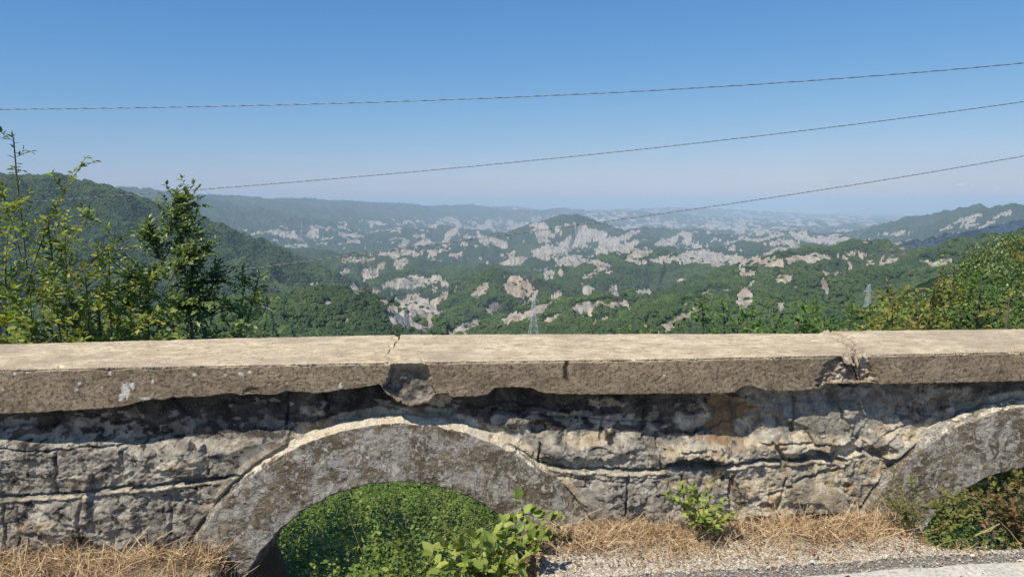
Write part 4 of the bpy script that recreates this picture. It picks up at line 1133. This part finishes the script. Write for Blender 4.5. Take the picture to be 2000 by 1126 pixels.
rg = np.random.default_rng(77)
cand = []
for i in range(4000):
    a = R(rg.uniform(17, 40)); r = 30 * math.exp(rg.uniform(0, math.log(7.0)))
    x, y = r * math.sin(a), r * math.cos(a); z = ground_z(x, y)
    q = to_px(np.array([x, y, z + 3.0]))
    if not (1640 < q[0] < 2080 and 440 < q[1] < 670): continue
    j = int(np.interp(a, AZ, np.arange(NC))); i_ = int(np.interp(math.log(r), np.log(RR), np.arange(NR)))
    if not VIS2[i_, j]: continue
    s = rg.uniform(.55, 1.0) * min(1.15, .6 + r / 200)
    tp = to_px(np.array([x, y, z + 4.6 * s]))[1]
    if q[0] < 1735 or tp < np.interp(q[0], [1700, 1760, 1820, 1870, 1920, 1960, 2000], [606, 596, 585, 562, 520, 490, 462]): continue
    if any((x - c_[0]) ** 2 + (y - c_[1]) ** 2 < (1.7 * (s + c_[3]) / 2 * 1.25) ** 2 for c_ in cand): continue
    cand.append((x, y, z, s))
cand = sorted(cand, key=lambda c_: c_[0] ** 2 + c_[1] ** 2)[:150]
print('slope trees', len(cand))
SLAB = ['rounded mid green tree among the crowded trees of the steep slope on the right', 'dark green tree among the crowded trees of the steep slope on the right', 'yellow tinged tree among the crowded trees of the steep slope on the right']
used = set()
for x, y, z, s in cand:
    k = int(rg.choice([0, 1, 3, 4, 2], p=[.27, .2, .25, .18, .1]))
    o = ST[k] if k not in used else link(ST[k].copy())
    used.add(k)
    o.location = (x, y, z - .3); o.scale = (s, s, s * rg.uniform(.85, 1.2)); o.rotation_euler = (0, 0, rg.uniform(0, 6.28))
    q_ = to_px(np.array([x, y, z + 3.0]))
    vb = ['on the slope skyline', 'high on the slope', 'halfway up the slope', 'low on the slope', 'down behind the bushes'][int(np.clip((q_[1] - 470) / 38, 0, 4))]
    hb = ['its left foot', 'its left side', 'its middle', 'its right side', 'the frame edge'][int(np.clip((q_[0] - 1680) / 70, 0, 4))]
    tag(o, ('small ' if s < .72 else 'large ' if s > .92 else '') + ['mid green tree', 'dark green tree', 'yellow tinged tree'][0 if k in (0, 3) else 1 if k in (1, 4) else 2] + ' ' + vb + ' at right, near ' + hb, 'tree', 'trees crowding the steep slope on the right')
for k in range(5):
    if k not in used: bpy.data.objects.remove(ST[k])

# ---- thicket below the road, seen through the arches
def thicket(x0, x1, y0, y1, n, seed, mat, leaf=.034):
    rg = np.random.default_rng(seed)
    x = rg.uniform(x0, x1, n); y = y0 + (y1 - y0) * rg.uniform(0, 1, n) ** 1.25
    r = np.hypot(x, y); gz_ = np.interp(np.log(r), np.log(_h0r), _h0z)
    top = .80 + .65 * fbm(x / .9, y / .9, 3, seed) + .95 * np.abs(noise(x / .5, y / .5, seed + 3)) - .2 + .16 * noise(x / .17, y / .17, seed + 5) + .07 * noise(x / .07, y / .07, seed + 4) 
    if y0 < 3: gz_ = verge_z(x, y); top = top * .18 + .14; top = np.where(y < 3.35, top * sstep(3.0, 3.35, y) + .02, top)
    z = gz_ + top - np.abs(rg.normal(0, .07, n)) - .18 * rg.uniform(0, 1, n) ** 3
    P = np.stack([x, y, z], -1)
    if y0 < 3: P = P[drain(x, y) > .25] if False else P
    D = rg.normal(0, 1, (n, 3)); D[:, 2] = D[:, 2] * .5 + .1
    if y0 > 4:
        gp = (noise(x / .33, y / .45, seed + 8) + .5 * noise(x / .12, y / .15, seed + 9)) > -.22
        P, D = P[gp], D[gp]; n = len(P)
    return P, D, leaf * rg.uniform(.5, 1.2, n) * np.where(rg.uniform(0, 1, n) > .85, 1.9, 1)
NEARP = thicket(-1.08, .05, 3.14, 4.4, 12000, 503, None, .030)
parts = [NEARP, thicket(-5.0, 1.0, 4.6, 13.8, 150000, 501, None), thicket(2.2, 9.5, 4.6, 13.8, 105000, 502, None)]
P = np.concatenate([p[0] for p in parts]); D = np.concatenate([p[1] for p in parts]); L = np.concatenate([p[2] for p in parts])
rg = np.random.default_rng(9)
N = rg.normal(0, .5, (len(P), 3)); N[:, 2] += .8; N[:, 1] -= .3
V, Q = leaf_geo(P, D, N, L, .55)
cl = fbm(P[:, 0] / .5, P[:, 1] / .5, 3, 510)
rnd = np.clip(rg.uniform(0, 1, len(P)) * .7 + .55 * cl + .1, 0, 1)
tag(np_mesh('undergrowth', V, Q, mat=THICK, smooth=False, attrs=dict(rnd=np.repeat(rnd, 6), var=np.repeat(rg.uniform(0, 1, len(P)), 6))),
    'dense small leaved green thicket on the slope seen through the arch openings', 'undergrowth', kind='stuff')
# dry stalks and thin stems in the thicket
sl = []
for i in range(60):
    x = rg.uniform(-1.6, .4); y = rg.uniform(5.6, 9); r = math.hypot(x, y); z = float(np.interp(math.log(r), np.log(_h0r), _h0z)) + .8
    sl.append((polyline((x, y, z), (rg.normal(0, .6), rg.normal(-.2, .4), .7), rg.uniform(.3, .75), 6, rg, .08), np.linspace(.0028, .001, 7)))
V, Q = tube_geo(sl, 4)
m = M('straw', rough=.8); m.col(m.mix(m.noise(8, 2), (.30, .25, .10), (.42, .34, .16))); STRAW = m.m
tag(np_mesh('dry_stalks', V, Q, mat=STRAW), 'thin pale dry stalks poking out of the thicket below the arch', 'stalks', kind='stuff')

# ---- plants at the foot of the wall
def weed(name, label, cat, base, stems, mat, leaf, W, seed, step=.03, rad=.003, wig=.15, curl=1.0, n_side=2):
    rg = np.random.default_rng(seed)
    root = empty(name, base, label, cat)
    ls = []
    for tip in stems:
        tip = np.array(tip); b_ = np.array(base) + rg.normal(0, .012, 3) * [1, 1, 0]
        n = 8; q = np.linspace(0, 1, n)[:, None]
        mid = (b_ + tip) / 2 + np.array([0, 0, .25 * np.linalg.norm((tip - b_)[:2])]) + rg.normal(0, .012, 3)
        pts = (1 - q) ** 2 * b_ + 2 * q * (1 - q) * mid + q ** 2 * tip
        ls.append((pts, np.linspace(rad, rad * .4, n)))
        for k in range(n_side):
            i = rg.integers(2, 7); tw = polyline(pts[i], unit(pts[-1] - pts[0]) + rg.normal(0, .8, 3), np.linalg.norm(tip - b_) * rg.uniform(.25, .5), 4, rg, .15)
            ls.append((tw, np.linspace(rad * .5, rad * .3, len(tw))))
    V, Q = tube_geo(ls, 5)
    np_mesh('stem', V, Q, mat=STEM, parent=root)
    P, D, L = leaves_on(ls, rg, step, leaf, spread=1.0, start=.3, tipn=3)
    add_leaves('foliage', P, D, L, mat, root, rg, W=W, upbias=.7, flat=.5)
    return root
def wp(px, py, y): return tuple(at_plane_y(px, py, y))
def at_plane_y(px, py, y):
    v = ray(px, py); p = v * (y / v[1]); p[2] += EH; return p
W1 = [(845,1078,2.80),(870,1068,2.78),(905,1066,2.80),(930,1062,2.82),(960,1058,2.86),(985,1020,2.95),(975,1035,2.9),(1000,1022,2.98),(1040,1000,3.02),(1050,1012,3.0),(1035,1040,2.92),(880,1100,2.72),(910,1105,2.70),(945,1108,2.70),(985,1100,2.72),(1015,1095,2.74),(1000,1062,2.84),(965,1085,2.76),(1040,1075,2.8),(860,1115,2.7),(1012,1115,2.68),(925,1085,2.74),(1022,1058,2.86)]
weed('leafy_weed', 'leafy pale green weed with broad oval leaves in front of the left arch opening', 'weed', wp(965, 1150, 2.86), [wp(*q) for q in W1], WEED, .058, .62, 601, step=.040, rad=.003, n_side=1)
weed('climbing_shoot', 'thin shoot with two small leaves against the right leg of the left arch', 'shoot', wp(1085, 1060, 3.02), [wp(1094, 1012, 3.05), wp(1078, 1038, 3.03)], WEED, .030, .6, 602, step=.03, rad=.0016, n_side=0)
W2 = [(1312,962,3.10),(1318,975,3.08),(1340,960,3.12),(1362,965,3.12),(1375,968,3.1),(1385,975,3.08),(1352,985,3.05),(1400,995,3.06),(1425,1005,3.08),(1418,1012,3.05),(1395,1028,3.02),(1365,1015,3.0),(1345,1000,3.02)]
weed('leafy_weed', 'small bright yellow green weed on the dry grass between the two arches', 'weed', wp(1375, 1035, 3.06), [wp(*q) for q in W2], WEED, .034, .62, 603, step=.026, rad=.0018)
W3 = [(1745,935,3.20),(1762,950,3.18),(1780,940,3.2),(1800,955,3.18),(1760,975,3.15),(1790,985,3.14),(1745,990,3.14),(1815,985,3.14),(1835,1000,3.12),(1770,1000,3.12),(1730,970,3.18)]
weed('olive_weed', 'thin olive green weed with narrow leaves against the left leg of the right arch', 'weed', wp(1782, 1035, 3.13), [wp(*q) for q in W3], OLIVE, .026, .34, 604, step=.012, rad=.0014, n_side=3)
W4 = [(1850,965,3.10),(1870,962,3.10),(1885,975,3.08),(1890,990,3.06),(1880,1010,3.04),(1870,1025,3.02),(1850,1000,3.06),(1840,1020,3.04),(1860,985,3.08),(1830,985,3.10),(1885,1000,3.05)]
weed('olive_weed', 'bushy olive green weed at the mouth of the right arch opening', 'weed', wp(1835, 1045, 3.08), [wp(*q) for q in W4], OLIVE, .030, .34, 605, step=.011, rad=.0014, n_side=4)
W5 = [(1910,968,3.16),(1935,965,3.18),(1950,970,3.18),(1965,955,3.22),(1990,942,3.24),(1998,962,3.2),(1940,990,3.14),(1960,1000,3.12),(1985,1005,3.12),(1975,1020,3.1),(1995,1025,3.1),(1925,985,3.16),(2010,990,3.14)]
weed('rusty_weed', 'shaded weed with rusty orange flower heads under the right arch', 'weed', wp(1985, 1062, 3.22), [wp(*q) for q in W5], RUST, .026, .5, 606, step=.012, rad=.0016, n_side=4)
for i, (px0, py0, y0, n, h, sd) in enumerate(((1392, 942, 3.21, 30, .05, 611), (1490, 882, 3.20, 0, .04, 612))):
    if not n: continue
    rg = np.random.default_rng(sd); ls = []
    b0 = np.array(wp(px0, py0, y0))
    for k in range(n): ls.append((polyline(b0 + rg.normal(0, .006, 3), (rg.normal(0, .5), -.3, rg.normal(.1, .8)), h * rg.uniform(.5, 1.6), 4, rg, .2), np.linspace(.0012, .0006, 5)))
    V, Q = tube_geo(ls, 4)
    tag(np_mesh('dry_tuft', V, Q, mat=STRAW), 'little brown dry tuft rooted in the wall joint above the bright weed', 'tuft')
# dry stick at the right arch
V, Q = tube_geo([(np.array([wp(1903, 1046, 3.02), wp(1925, 1036, 3.06), wp(1952, 1022, 3.12)]), np.array([.0045, .004, .003])), (np.array([wp(1918, 1040, 3.04), wp(1934, 1036, 3.06), wp(1944, 1026, 3.1)]), np.array([.003, .003, .002]))], 7)
tag(np_mesh('dry_stick', V, Q, mat=STRAW), 'pale dry stick leaning out of the dark right arch opening', 'stick')

# ---- dry grass, leaf litter, gravel
rg = np.random.default_rng(88)
n = 33000
x = rg.uniform(-2.9, 3.4, n)
y = yf(x) + .06 - np.abs(rg.normal(0, .11, n)) - .16 * rg.uniform(0, 1, n) ** 2.5
left = x < -.95
y = np.where(left, yf(x) + .06 - .50 * rg.uniform(0, 1, n) ** 1.4, y)
dr = drain(x, y)
clump = fbm(x / .16, y / .12, 3, 700) + rg.normal(0, .16, n) + .25 * sstep(.25, .05, yf(x) - y)
ok = (dr < .30) & (clump > -.02) & ~((x > .10) & (x < .45) & (y < 2.98))
x, y = x[ok], y[ok]; n = len(x)
z = verge_z(x, y)
tall = rg.uniform(0, 1, n) ** 4
Lb = .03 + .15 * tall + .09 * (x < -.9) * rg.uniform(0, 1, n) ** 3; th = rg.uniform(0, 6.28, n); tilt = rg.uniform(.3, 1.5, n)
d0 = np.stack([np.cos(th) * np.sin(tilt), np.sin(th) * np.sin(tilt) * .8, np.cos(tilt)], -1)
bend = rg.normal(0, .5, (n, 3)); bend[:, 2] = -np.abs(bend[:, 2]) * .8
side = unit(np.cross(d0, rg.normal(0, 1, (n, 3))))
w0 = rg.uniform(.0006, .0017, n)[:, None]
P0 = np.stack([x, y, z + rg.uniform(0, .018, n)], -1)
rows = []
for q in (0, .35, .7, 1.0):
    c_ = P0 + d0 * (Lb * q)[:, None] + bend * (Lb * q * q * .6)[:, None]
    c_[:, 2] = np.maximum(c_[:, 2], z + .003)
    w = w0 * (1 - .75 * q)
    rows += [c_ - side * w, c_ + side * w]
V = np.stack(rows, 1).reshape(-1, 3); b = np.arange(n)[:, None] * 8
Q = np.concatenate([b + np.array([[k, k + 1, k + 3, k + 2]]) for k in (0, 2, 4)])
m = M('dry_grass', rough=.8, spec=.2); r = m.attr('rnd')
c = m.mix(m.ramp(r, 0, .6, smooth=False), (.30, .18, .09), (.68, .50, .29)); c = m.mix(m.ramp(r, .75, 1, smooth=False), c, (.85, .70, .45)); m.col(c)
tag(np_mesh('dry_grass', V, Q, mat=m.m, smooth=False, attrs=dict(rnd=np.repeat(rg.uniform(0, 1, n), 8))), 'tangled straw coloured dry grass along the foot of the parapet', 'dry grass', kind='stuff')
# litter
n = 9000
x = rg.uniform(-2.9, 3.4, n); y = yf(x) + .05 - np.abs(rg.normal(0, .15, n)); y = np.where(x < -.95, yf(x) + .05 - .5 * rg.uniform(0, 1, n), y)
ok = (drain(x, y) < .3); x, y = x[ok], y[ok]; n = len(x)
P = np.stack([x, y, verge_z(x, y) + rg.uniform(.002, .022, n)], -1); D = rg.normal(0, 1, (n, 3)); D[:, 2] *= .3; N = rg.normal(0, .6, (n, 3)); N[:, 2] += 1
V, Q = leaf_geo(P, D, N, rg.uniform(.006, .020, n), .5, .5, .3)
m = M('litter', rough=.8); r = m.attr('rnd'); m.col(m.mix(r, (.15, .085, .045), (.42, .28, .17)))
tag(np_mesh('leaf_litter', V, Q, mat=m.m, smooth=False, attrs=dict(rnd=np.repeat(rg.uniform(0, 1, n), 6))), 'brown withered leaf litter lying under the dry grass', 'leaf litter', kind='stuff')
# gravel
def pebble(seed):
    bm = bmesh.new(); bmesh.ops.create_icosphere(bm, subdivisions=1, radius=1)
    r_ = np.random.default_rng(seed)
    for v in bm.verts: v.co *= r_.uniform(.7, 1.15); v.co.z *= .62
    me = bpy.data.meshes.new('pebble'); bm.to_mesh(me); bm.free(); me.materials.append(PEB); return bpy.data.objects.new('pebble', me)
m = M('pebbles', rough=.9, spec=.15); r = m.inst()
c = m.mix(r, (.50, .43, .335), (.86, .80, .69)); c = m.mix(m.ramp(m.math('FRACT', m.math('MULTIPLY', r, 9.7)), .86, .95), c, (.12, .11, .10)); c = m.mix(m.ramp(m.noise(3), .4, .7, 0, .5), c, (.30, .25, .19)); m.col(c); PEB = m.m
n = 30000
x = rg.uniform(-.1, 3.3, n); y = yf(x) - .02 - .60 * rg.uniform(0, 1, n)
n2 = 5000; x = np.r_[x, rg.uniform(-3.2, -.9, n2)]; y = np.r_[y, yf(x[-n2:]) - .1 - .6 * rg.uniform(0, 1, n2)]
onroad = y < road_edge(x) - .02
ok = (drain(x, y) < .1) & (rg.uniform(0, 1, len(x)) < np.where(onroad, .30, np.where(yf(x) - y < .18 + .08 * noise(x / .2, y / .2, 3), .25, 1)))
x, y = x[ok], y[ok]; n = len(x)
sz = .0016 + .0038 * rg.uniform(0, 1, n) ** 2.2 + .008 * (rg.uniform(0, 1, n) > .992)
z = verge_z(x, y) + np.where(y < road_edge(x), .012, 0) + sz * .3
S = np.stack([sz, sz * rg.uniform(.6, 1, n), sz * rg.uniform(.6, 1, n)], -1)
gr = instancer('gravel', np.stack([x, y, z], -1), S, [pebble(i) for i in range(5)])
tag(gr, 'pale loose gravel scattered between the wall and the road', 'gravel', kind='stuff')
# ================================================================= cables
m = M('cable_metal', rough=.45, spec=.5)
m.b.inputs['Metallic'].default_value = .3
m.col(m.mix(m.attr('strand'), (.025, .025, .027), (.34, .33, .31))); CABLE = m.m
def cable(label, xs, ys, A, B, rad, pitch):
    A = np.array(A); B = np.array(B)                   # plan ends
    n = int(np.hypot(*(B - A)) / (pitch / 10))
    q = np.linspace(0, 1, n); xy = A + (B - A) * q[:, None]
    cf = np.polyfit(np.array(xs) / 1000, ys, 3)
    z = np.zeros(n)
    for _ in range(6):
        P = np.stack([xy[:, 0], xy[:, 1], z + EH], -1); px_c, _y = to_px(P)
        py_c = np.polyval(cf, np.clip(px_c, -400, 2400) / 1000)
        k = (563 - py_c) / F; z = xy[:, 1] * (k * _cp - _sp) / (_cp + k * _sp)
    P = np.stack([xy[:, 0], xy[:, 1], z + EH], -1)
    sp = q * np.hypot(*(B - A)) / pitch * 2 * np.pi
    T = unit(np.gradient(P, axis=0)); U = unit(np.cross(T, [0, 0, 1.])); Wv = np.cross(T, U)
    lines = []; st = []
    for k in range(2):
        off = (np.cos(sp + k * np.pi)[:, None] * U + np.sin(sp + k * np.pi)[:, None] * Wv) * rad * .5
        lines.append((P + off, np.full(n, rad * .58))); st.append(np.full(n * 6, float(k)))
    V, Q = tube_geo(lines, 6)
    tag(np_mesh('overhead_cable', V, Q, mat=CABLE, attrs=dict(strand=np.concatenate(st))), label, 'cable', 'twisted overhead cables crossing the view')
cable('topmost of the three overhead cables, nearly level across the sky', [0, 270, 400, 800, 1100, 1400, 1700, 2000], [214, 210.5, 207.5, 198, 186, 169.5, 148.5, 123.5], (-16, 13.6), (15, 11.0), .0070, .30)
cable('middle overhead cable, crossing in front of the left hill and rising right', [0, 270, 500, 700, 1000, 1200, 1400, 1700, 2000], [397.5, 379, 362, 344.7, 317, 296.5, 275.5, 239, 198.5], (-17, 14.4), (16, 12.2), .0068, .16)
cable('lowest overhead cable, passing behind the oak and over the valley', [215, 425, 600, 800, 1000, 1200, 1400, 1700, 2000], [560, 531, 510, 483, 458, 431, 400, 356, 304.5], (-17, 14.8), (16, 12.6), .0068, .16)

# ================================================================= pylons
m = M('galvanised_steel', rough=.5, spec=.5); m.b.inputs['Metallic'].default_value = .2; m.col((.62, .64, .66)); STEEL = m.m
m = M('insulator', rough=.4); m.col((.45, .48, .50)); INSUL = m.m
def pylon(label, px, r, py_top, height, yaw, arms):
    top = at_range(px, py_top, r); x, y = top[0], top[1]
    base = np.array([x, y, top[2] - height])
    root = empty('pylon', base, label, 'pylon', 'lattice power pylons in the valley')
    root.rotation_euler = (0, 0, 0)
    c, s = math.cos(yaw), math.sin(yaw)
    def W_(p): return np.array([p[0] * c - p[1] * s, p[0] * s + p[1] * c, p[2]]) + base
    def half(z): return np.interp(z / height, [0, .55, .9, 1], [.105, .038, .026, .022]) * height
    bars = []
    levels = [0, .16, .30, .42, .52, .60, .67, .74, .81, .88, .94, 1.0]
    cs = [(-1, -1), (1, -1), (1, 1), (-1, 1)]
    for a, b in zip(levels[:-1], levels[1:]):
        za, zb_ = a * height, b * height; ha, hb = half(za), half(zb_)
        for i in range(4):
            p, q = cs[i], cs[(i + 1) % 4]
            pa = (p[0] * ha, p[1] * ha, za); pb = (p[0] * hb, p[1] * hb, zb_); qa = (q[0] * ha, q[1] * ha, za); qb = (q[0] * hb, q[1] * hb, zb_)
            bars += [(pa, pb, .19), (pa, qb, .11), (qa, pb, .11), (pb, qb, .10)]
    V, Q = tube_geo([(np.array([W_(a), W_(b)]), np.array([w, w]) * .50) for a, b, w in bars], 4)
    np_mesh('tower', V, Q, mat=STEEL, parent=root)
    for zf, reach in arms:
        z = zf * height; h = half(z); rch = reach * height
        for sd in (-1, 1):
            tip = (sd * rch, 0, z)
            br = []
            for yy in (-h, h):
                br += [((sd * h, yy, z), tip, .15), ((sd * h, yy, z + .055 * height), tip, .13)]
                for q in (.33, .66):
                    lo = np.array([sd * h, yy, z]) * (1 - q) + np.array(tip) * q; hi = np.array([sd * h, yy, z + .055 * height]) * (1 - q) + np.array(tip) * q
                    br.append((lo, hi, .09))
            V, Q = tube_geo([(np.array([W_(a), W_(b)]), np.array([w, w]) * .50) for a, b, w in br], 4)
            arm = np_mesh('cross_arm', V, Q, mat=STEEL, parent=root)
            V, Q = tube_geo([(np.array([W_(tip), W_((tip[0], 0, z - .055 * height))]), np.array([.1, .1]))], 6)
            np_mesh('insulator', V - base, Q, mat=INSUL, parent=arm)
    for sd in (-1, 1):
        V, Q = tube_geo([(np.array([W_((sd * .01 * height, 0, height * .985)), W_((sd * .045 * height, 0, height * 1.03))]), np.array([.1, .07])), (np.array([W_((-sd * .02 * height, 0, height * .96)), W_((sd * .045 * height, 0, height * 1.03))]), np.array([.08, .06]))], 4)
        np_mesh('earth_wire_peak', V, Q, mat=STEEL, parent=root)
pylon('lattice pylon in the middle, rising above the coping before a clay slope', 1042, 560, 574, 34, .25, ((.86, .115), (.64, .10), (.45, .125)))
pylon('lattice pylon on the right, standing before the dark green hill', 1697, 640, 556, 38, .35, ((.87, .115), (.70, .085), (.56, .13)))

# ================================================================= small house in the valley
def house():
    c0 = at_range(1062, 647, 640)
    base = np.array([c0[0], c0[1], c0[2] - 2.2]); L, Wd, Hh = 6.5, 5.0, 3.4
    root = empty('small_house', base, 'tiny white house with an orange tiled roof beside the middle pylon', 'house')
    root.rotation_euler = (0, 0, 0)
    def box(x0, x1, y0, y1, z0, z1):
        V = np.array([(x, y, z) for z in (z0, z1) for x, y in ((x0, y0), (x1, y0), (x1, y1), (x0, y1))]) + base
        return V, np.array([(0, 3, 2, 1), (4, 5, 6, 7), (0, 1, 5, 4), (1, 2, 6, 5), (2, 3, 7, 6), (3, 0, 4, 7)])
    m = M('house_plaster', rough=.9); m.col((.62, .58, .50)); PL = m.m
    m = M('roof_tiles', rough=.85); m.col(m.mix(m.noise(2, 3), (.36, .14, .075), (.52, .24, .13))); m.nor(m.bump(m.noise(9, 2), .1)); RT = m.m
    m = M('dark_opening', rough=.6); m.col((.04, .04, .045)); DO = m.m
    V, Q = box(-L / 2, L / 2, -Wd / 2, Wd / 2, -1, Hh); np_mesh('wall', V, Q, mat=PL, smooth=False, parent=root)
    e = .5; z0 = Hh + .02
    V = np.array([(-L/2-e, -Wd/2-e, z0), (L/2+e, -Wd/2-e, z0), (L/2+e, Wd/2+e, z0), (-L/2-e, Wd/2+e, z0), (-L/4, 0, z0+1.7), (L/4, 0, z0+1.7)]) + base
    rf = np_mesh('roof', V, Q=np.array([(0, 1, 5, 4), (2, 3, 4, 5), (0, 3, 2, 1)]), T=np.array([(1, 2, 5), (3, 0, 4)]), mat=RT, smooth=False, parent=root)
    V, Q = box(1.2, 1.7, -.25, .25, Hh + .9, Hh + 2.3); np_mesh('chimney', V - base, Q, mat=PL, smooth=False, parent=rf)
    for xx in (-1.9, 1.6):
        V, Q = box(xx - .5, xx + .5, -Wd / 2 - .04, -Wd / 2 + .06, 1.1, 2.3); np_mesh('window', V, Q, mat=DO, smooth=False, parent=root)
    V, Q = box(-.5, .5, -Wd / 2 - .05, -Wd / 2 + .06, -.2, 2.0); np_mesh('door', V, Q, mat=DO, smooth=False, parent=root)
house()

# ================================================================= clouds
m = bpy.data.materials.new('cloud'); m.use_nodes = True
_b = m.node_tree.nodes['Principled BSDF']; _b.inputs['Base Color'].default_value = (.92, .92, .92, 1); _b.inputs['Roughness'].default_value = 1.0
_b.inputs['Specular IOR Level'].default_value = 0; _b.inputs['Alpha'].default_value = .22
def cloud(label, c, size, seed, dens=None):
    rg = np.random.default_rng(seed)
    bm = bmesh.new()
    for k in range(7):
        g = bmesh.ops.create_icosphere(bm, subdivisions=3, radius=1)['verts']
        q = rg.normal(0, .45, 3); s = rg.uniform(.45, .8)
        for v in g: v.co = Vector((v.co.x * s + q[0], v.co.y * s + q[1], v.co.z * s * .8 + q[2] * .5))
    me = bpy.data.meshes.new('cloud'); bm.to_mesh(me); bm.free()
    co = np.array([v.co[:] for v in me.vertices])
    k = 1 + .12 * noise(co[:, 0] * 3, co[:, 1] * 3 + co[:, 2] * 3, seed)
    me.vertices.foreach_set('co', (co * k[:, None] * np.array(size)).astype(np.float32).ravel())
    me.materials.append(dens or m)
    o = link(bpy.data.objects.new('cloud', me)); o.location = c
    rm = o.modifiers.new('merge', 'REMESH'); rm.mode = 'VOXEL'; rm.voxel_size = min(size) / 9
    tag(o, label, 'cloud')
    return o
cloud('small pale wisp of cloud above the right hand peaks', tuple(at_range(1880, 362, 47000)), (240, 200, 70), 901)
cloud('fainter wisp of cloud at the right frame edge', tuple(at_range(1947, 368, 47000)), (150, 140, 60), 902)
# the cloud whose shadow lies on the flank at the right (it drifts high above, out of the frame)
mt = at_range(1925, 478, 3950)
H_ = 3400.0
k_ = (H_ - mt[2]) / sdir.z
cc = (mt[0] + sdir.x * k_, mt[1] + sdir.y * k_, H_)
m2_ = m.copy(); m2_.node_tree.nodes['Principled BSDF'].inputs['Alpha'].default_value = .9
print('shadow cloud', cc)
cloud('broad cloud high above the valley casting its shadow on the right flank', cc, (520, 330, 140), 903, m2_)
# ================================================================= haze
hz_top = float(max(TH.max(), 60)) + 25
hz_bot = float(TH.min()) - 1.0
bm = bmesh.new()
bmesh.ops.create_cube(bm, size=1)
me = bpy.data.meshes.new('haze')
bmesh.ops.scale(bm, vec=(128000, 128000, hz_top - hz_bot), verts=bm.verts)
bmesh.ops.translate(bm, vec=(0, 0, (hz_top + hz_bot) / 2), verts=bm.verts)
bm.to_mesh(me); bm.free()
hz = link(bpy.data.objects.new('haze', me)); tag(hz, kind='stuff')
hm = bpy.data.materials.new('haze'); hm.use_nodes = True
hm.node_tree.nodes.remove(hm.node_tree.nodes['Principled BSDF'])
pv = hm.node_tree.nodes.new('ShaderNodeVolumePrincipled')
pv.inputs['Color'].default_value = (.64, .835, 1.0, 1)
pv.inputs['Density'].default_value = HAZE_DENSITY
pv.inputs['Anisotropy'].default_value = -0.2
hm.node_tree.links.new(pv.outputs[0], hm.node_tree.nodes['Material Output'].inputs['Volume'])
me.materials.append(hm)
print('haze z', hz_bot, hz_top)
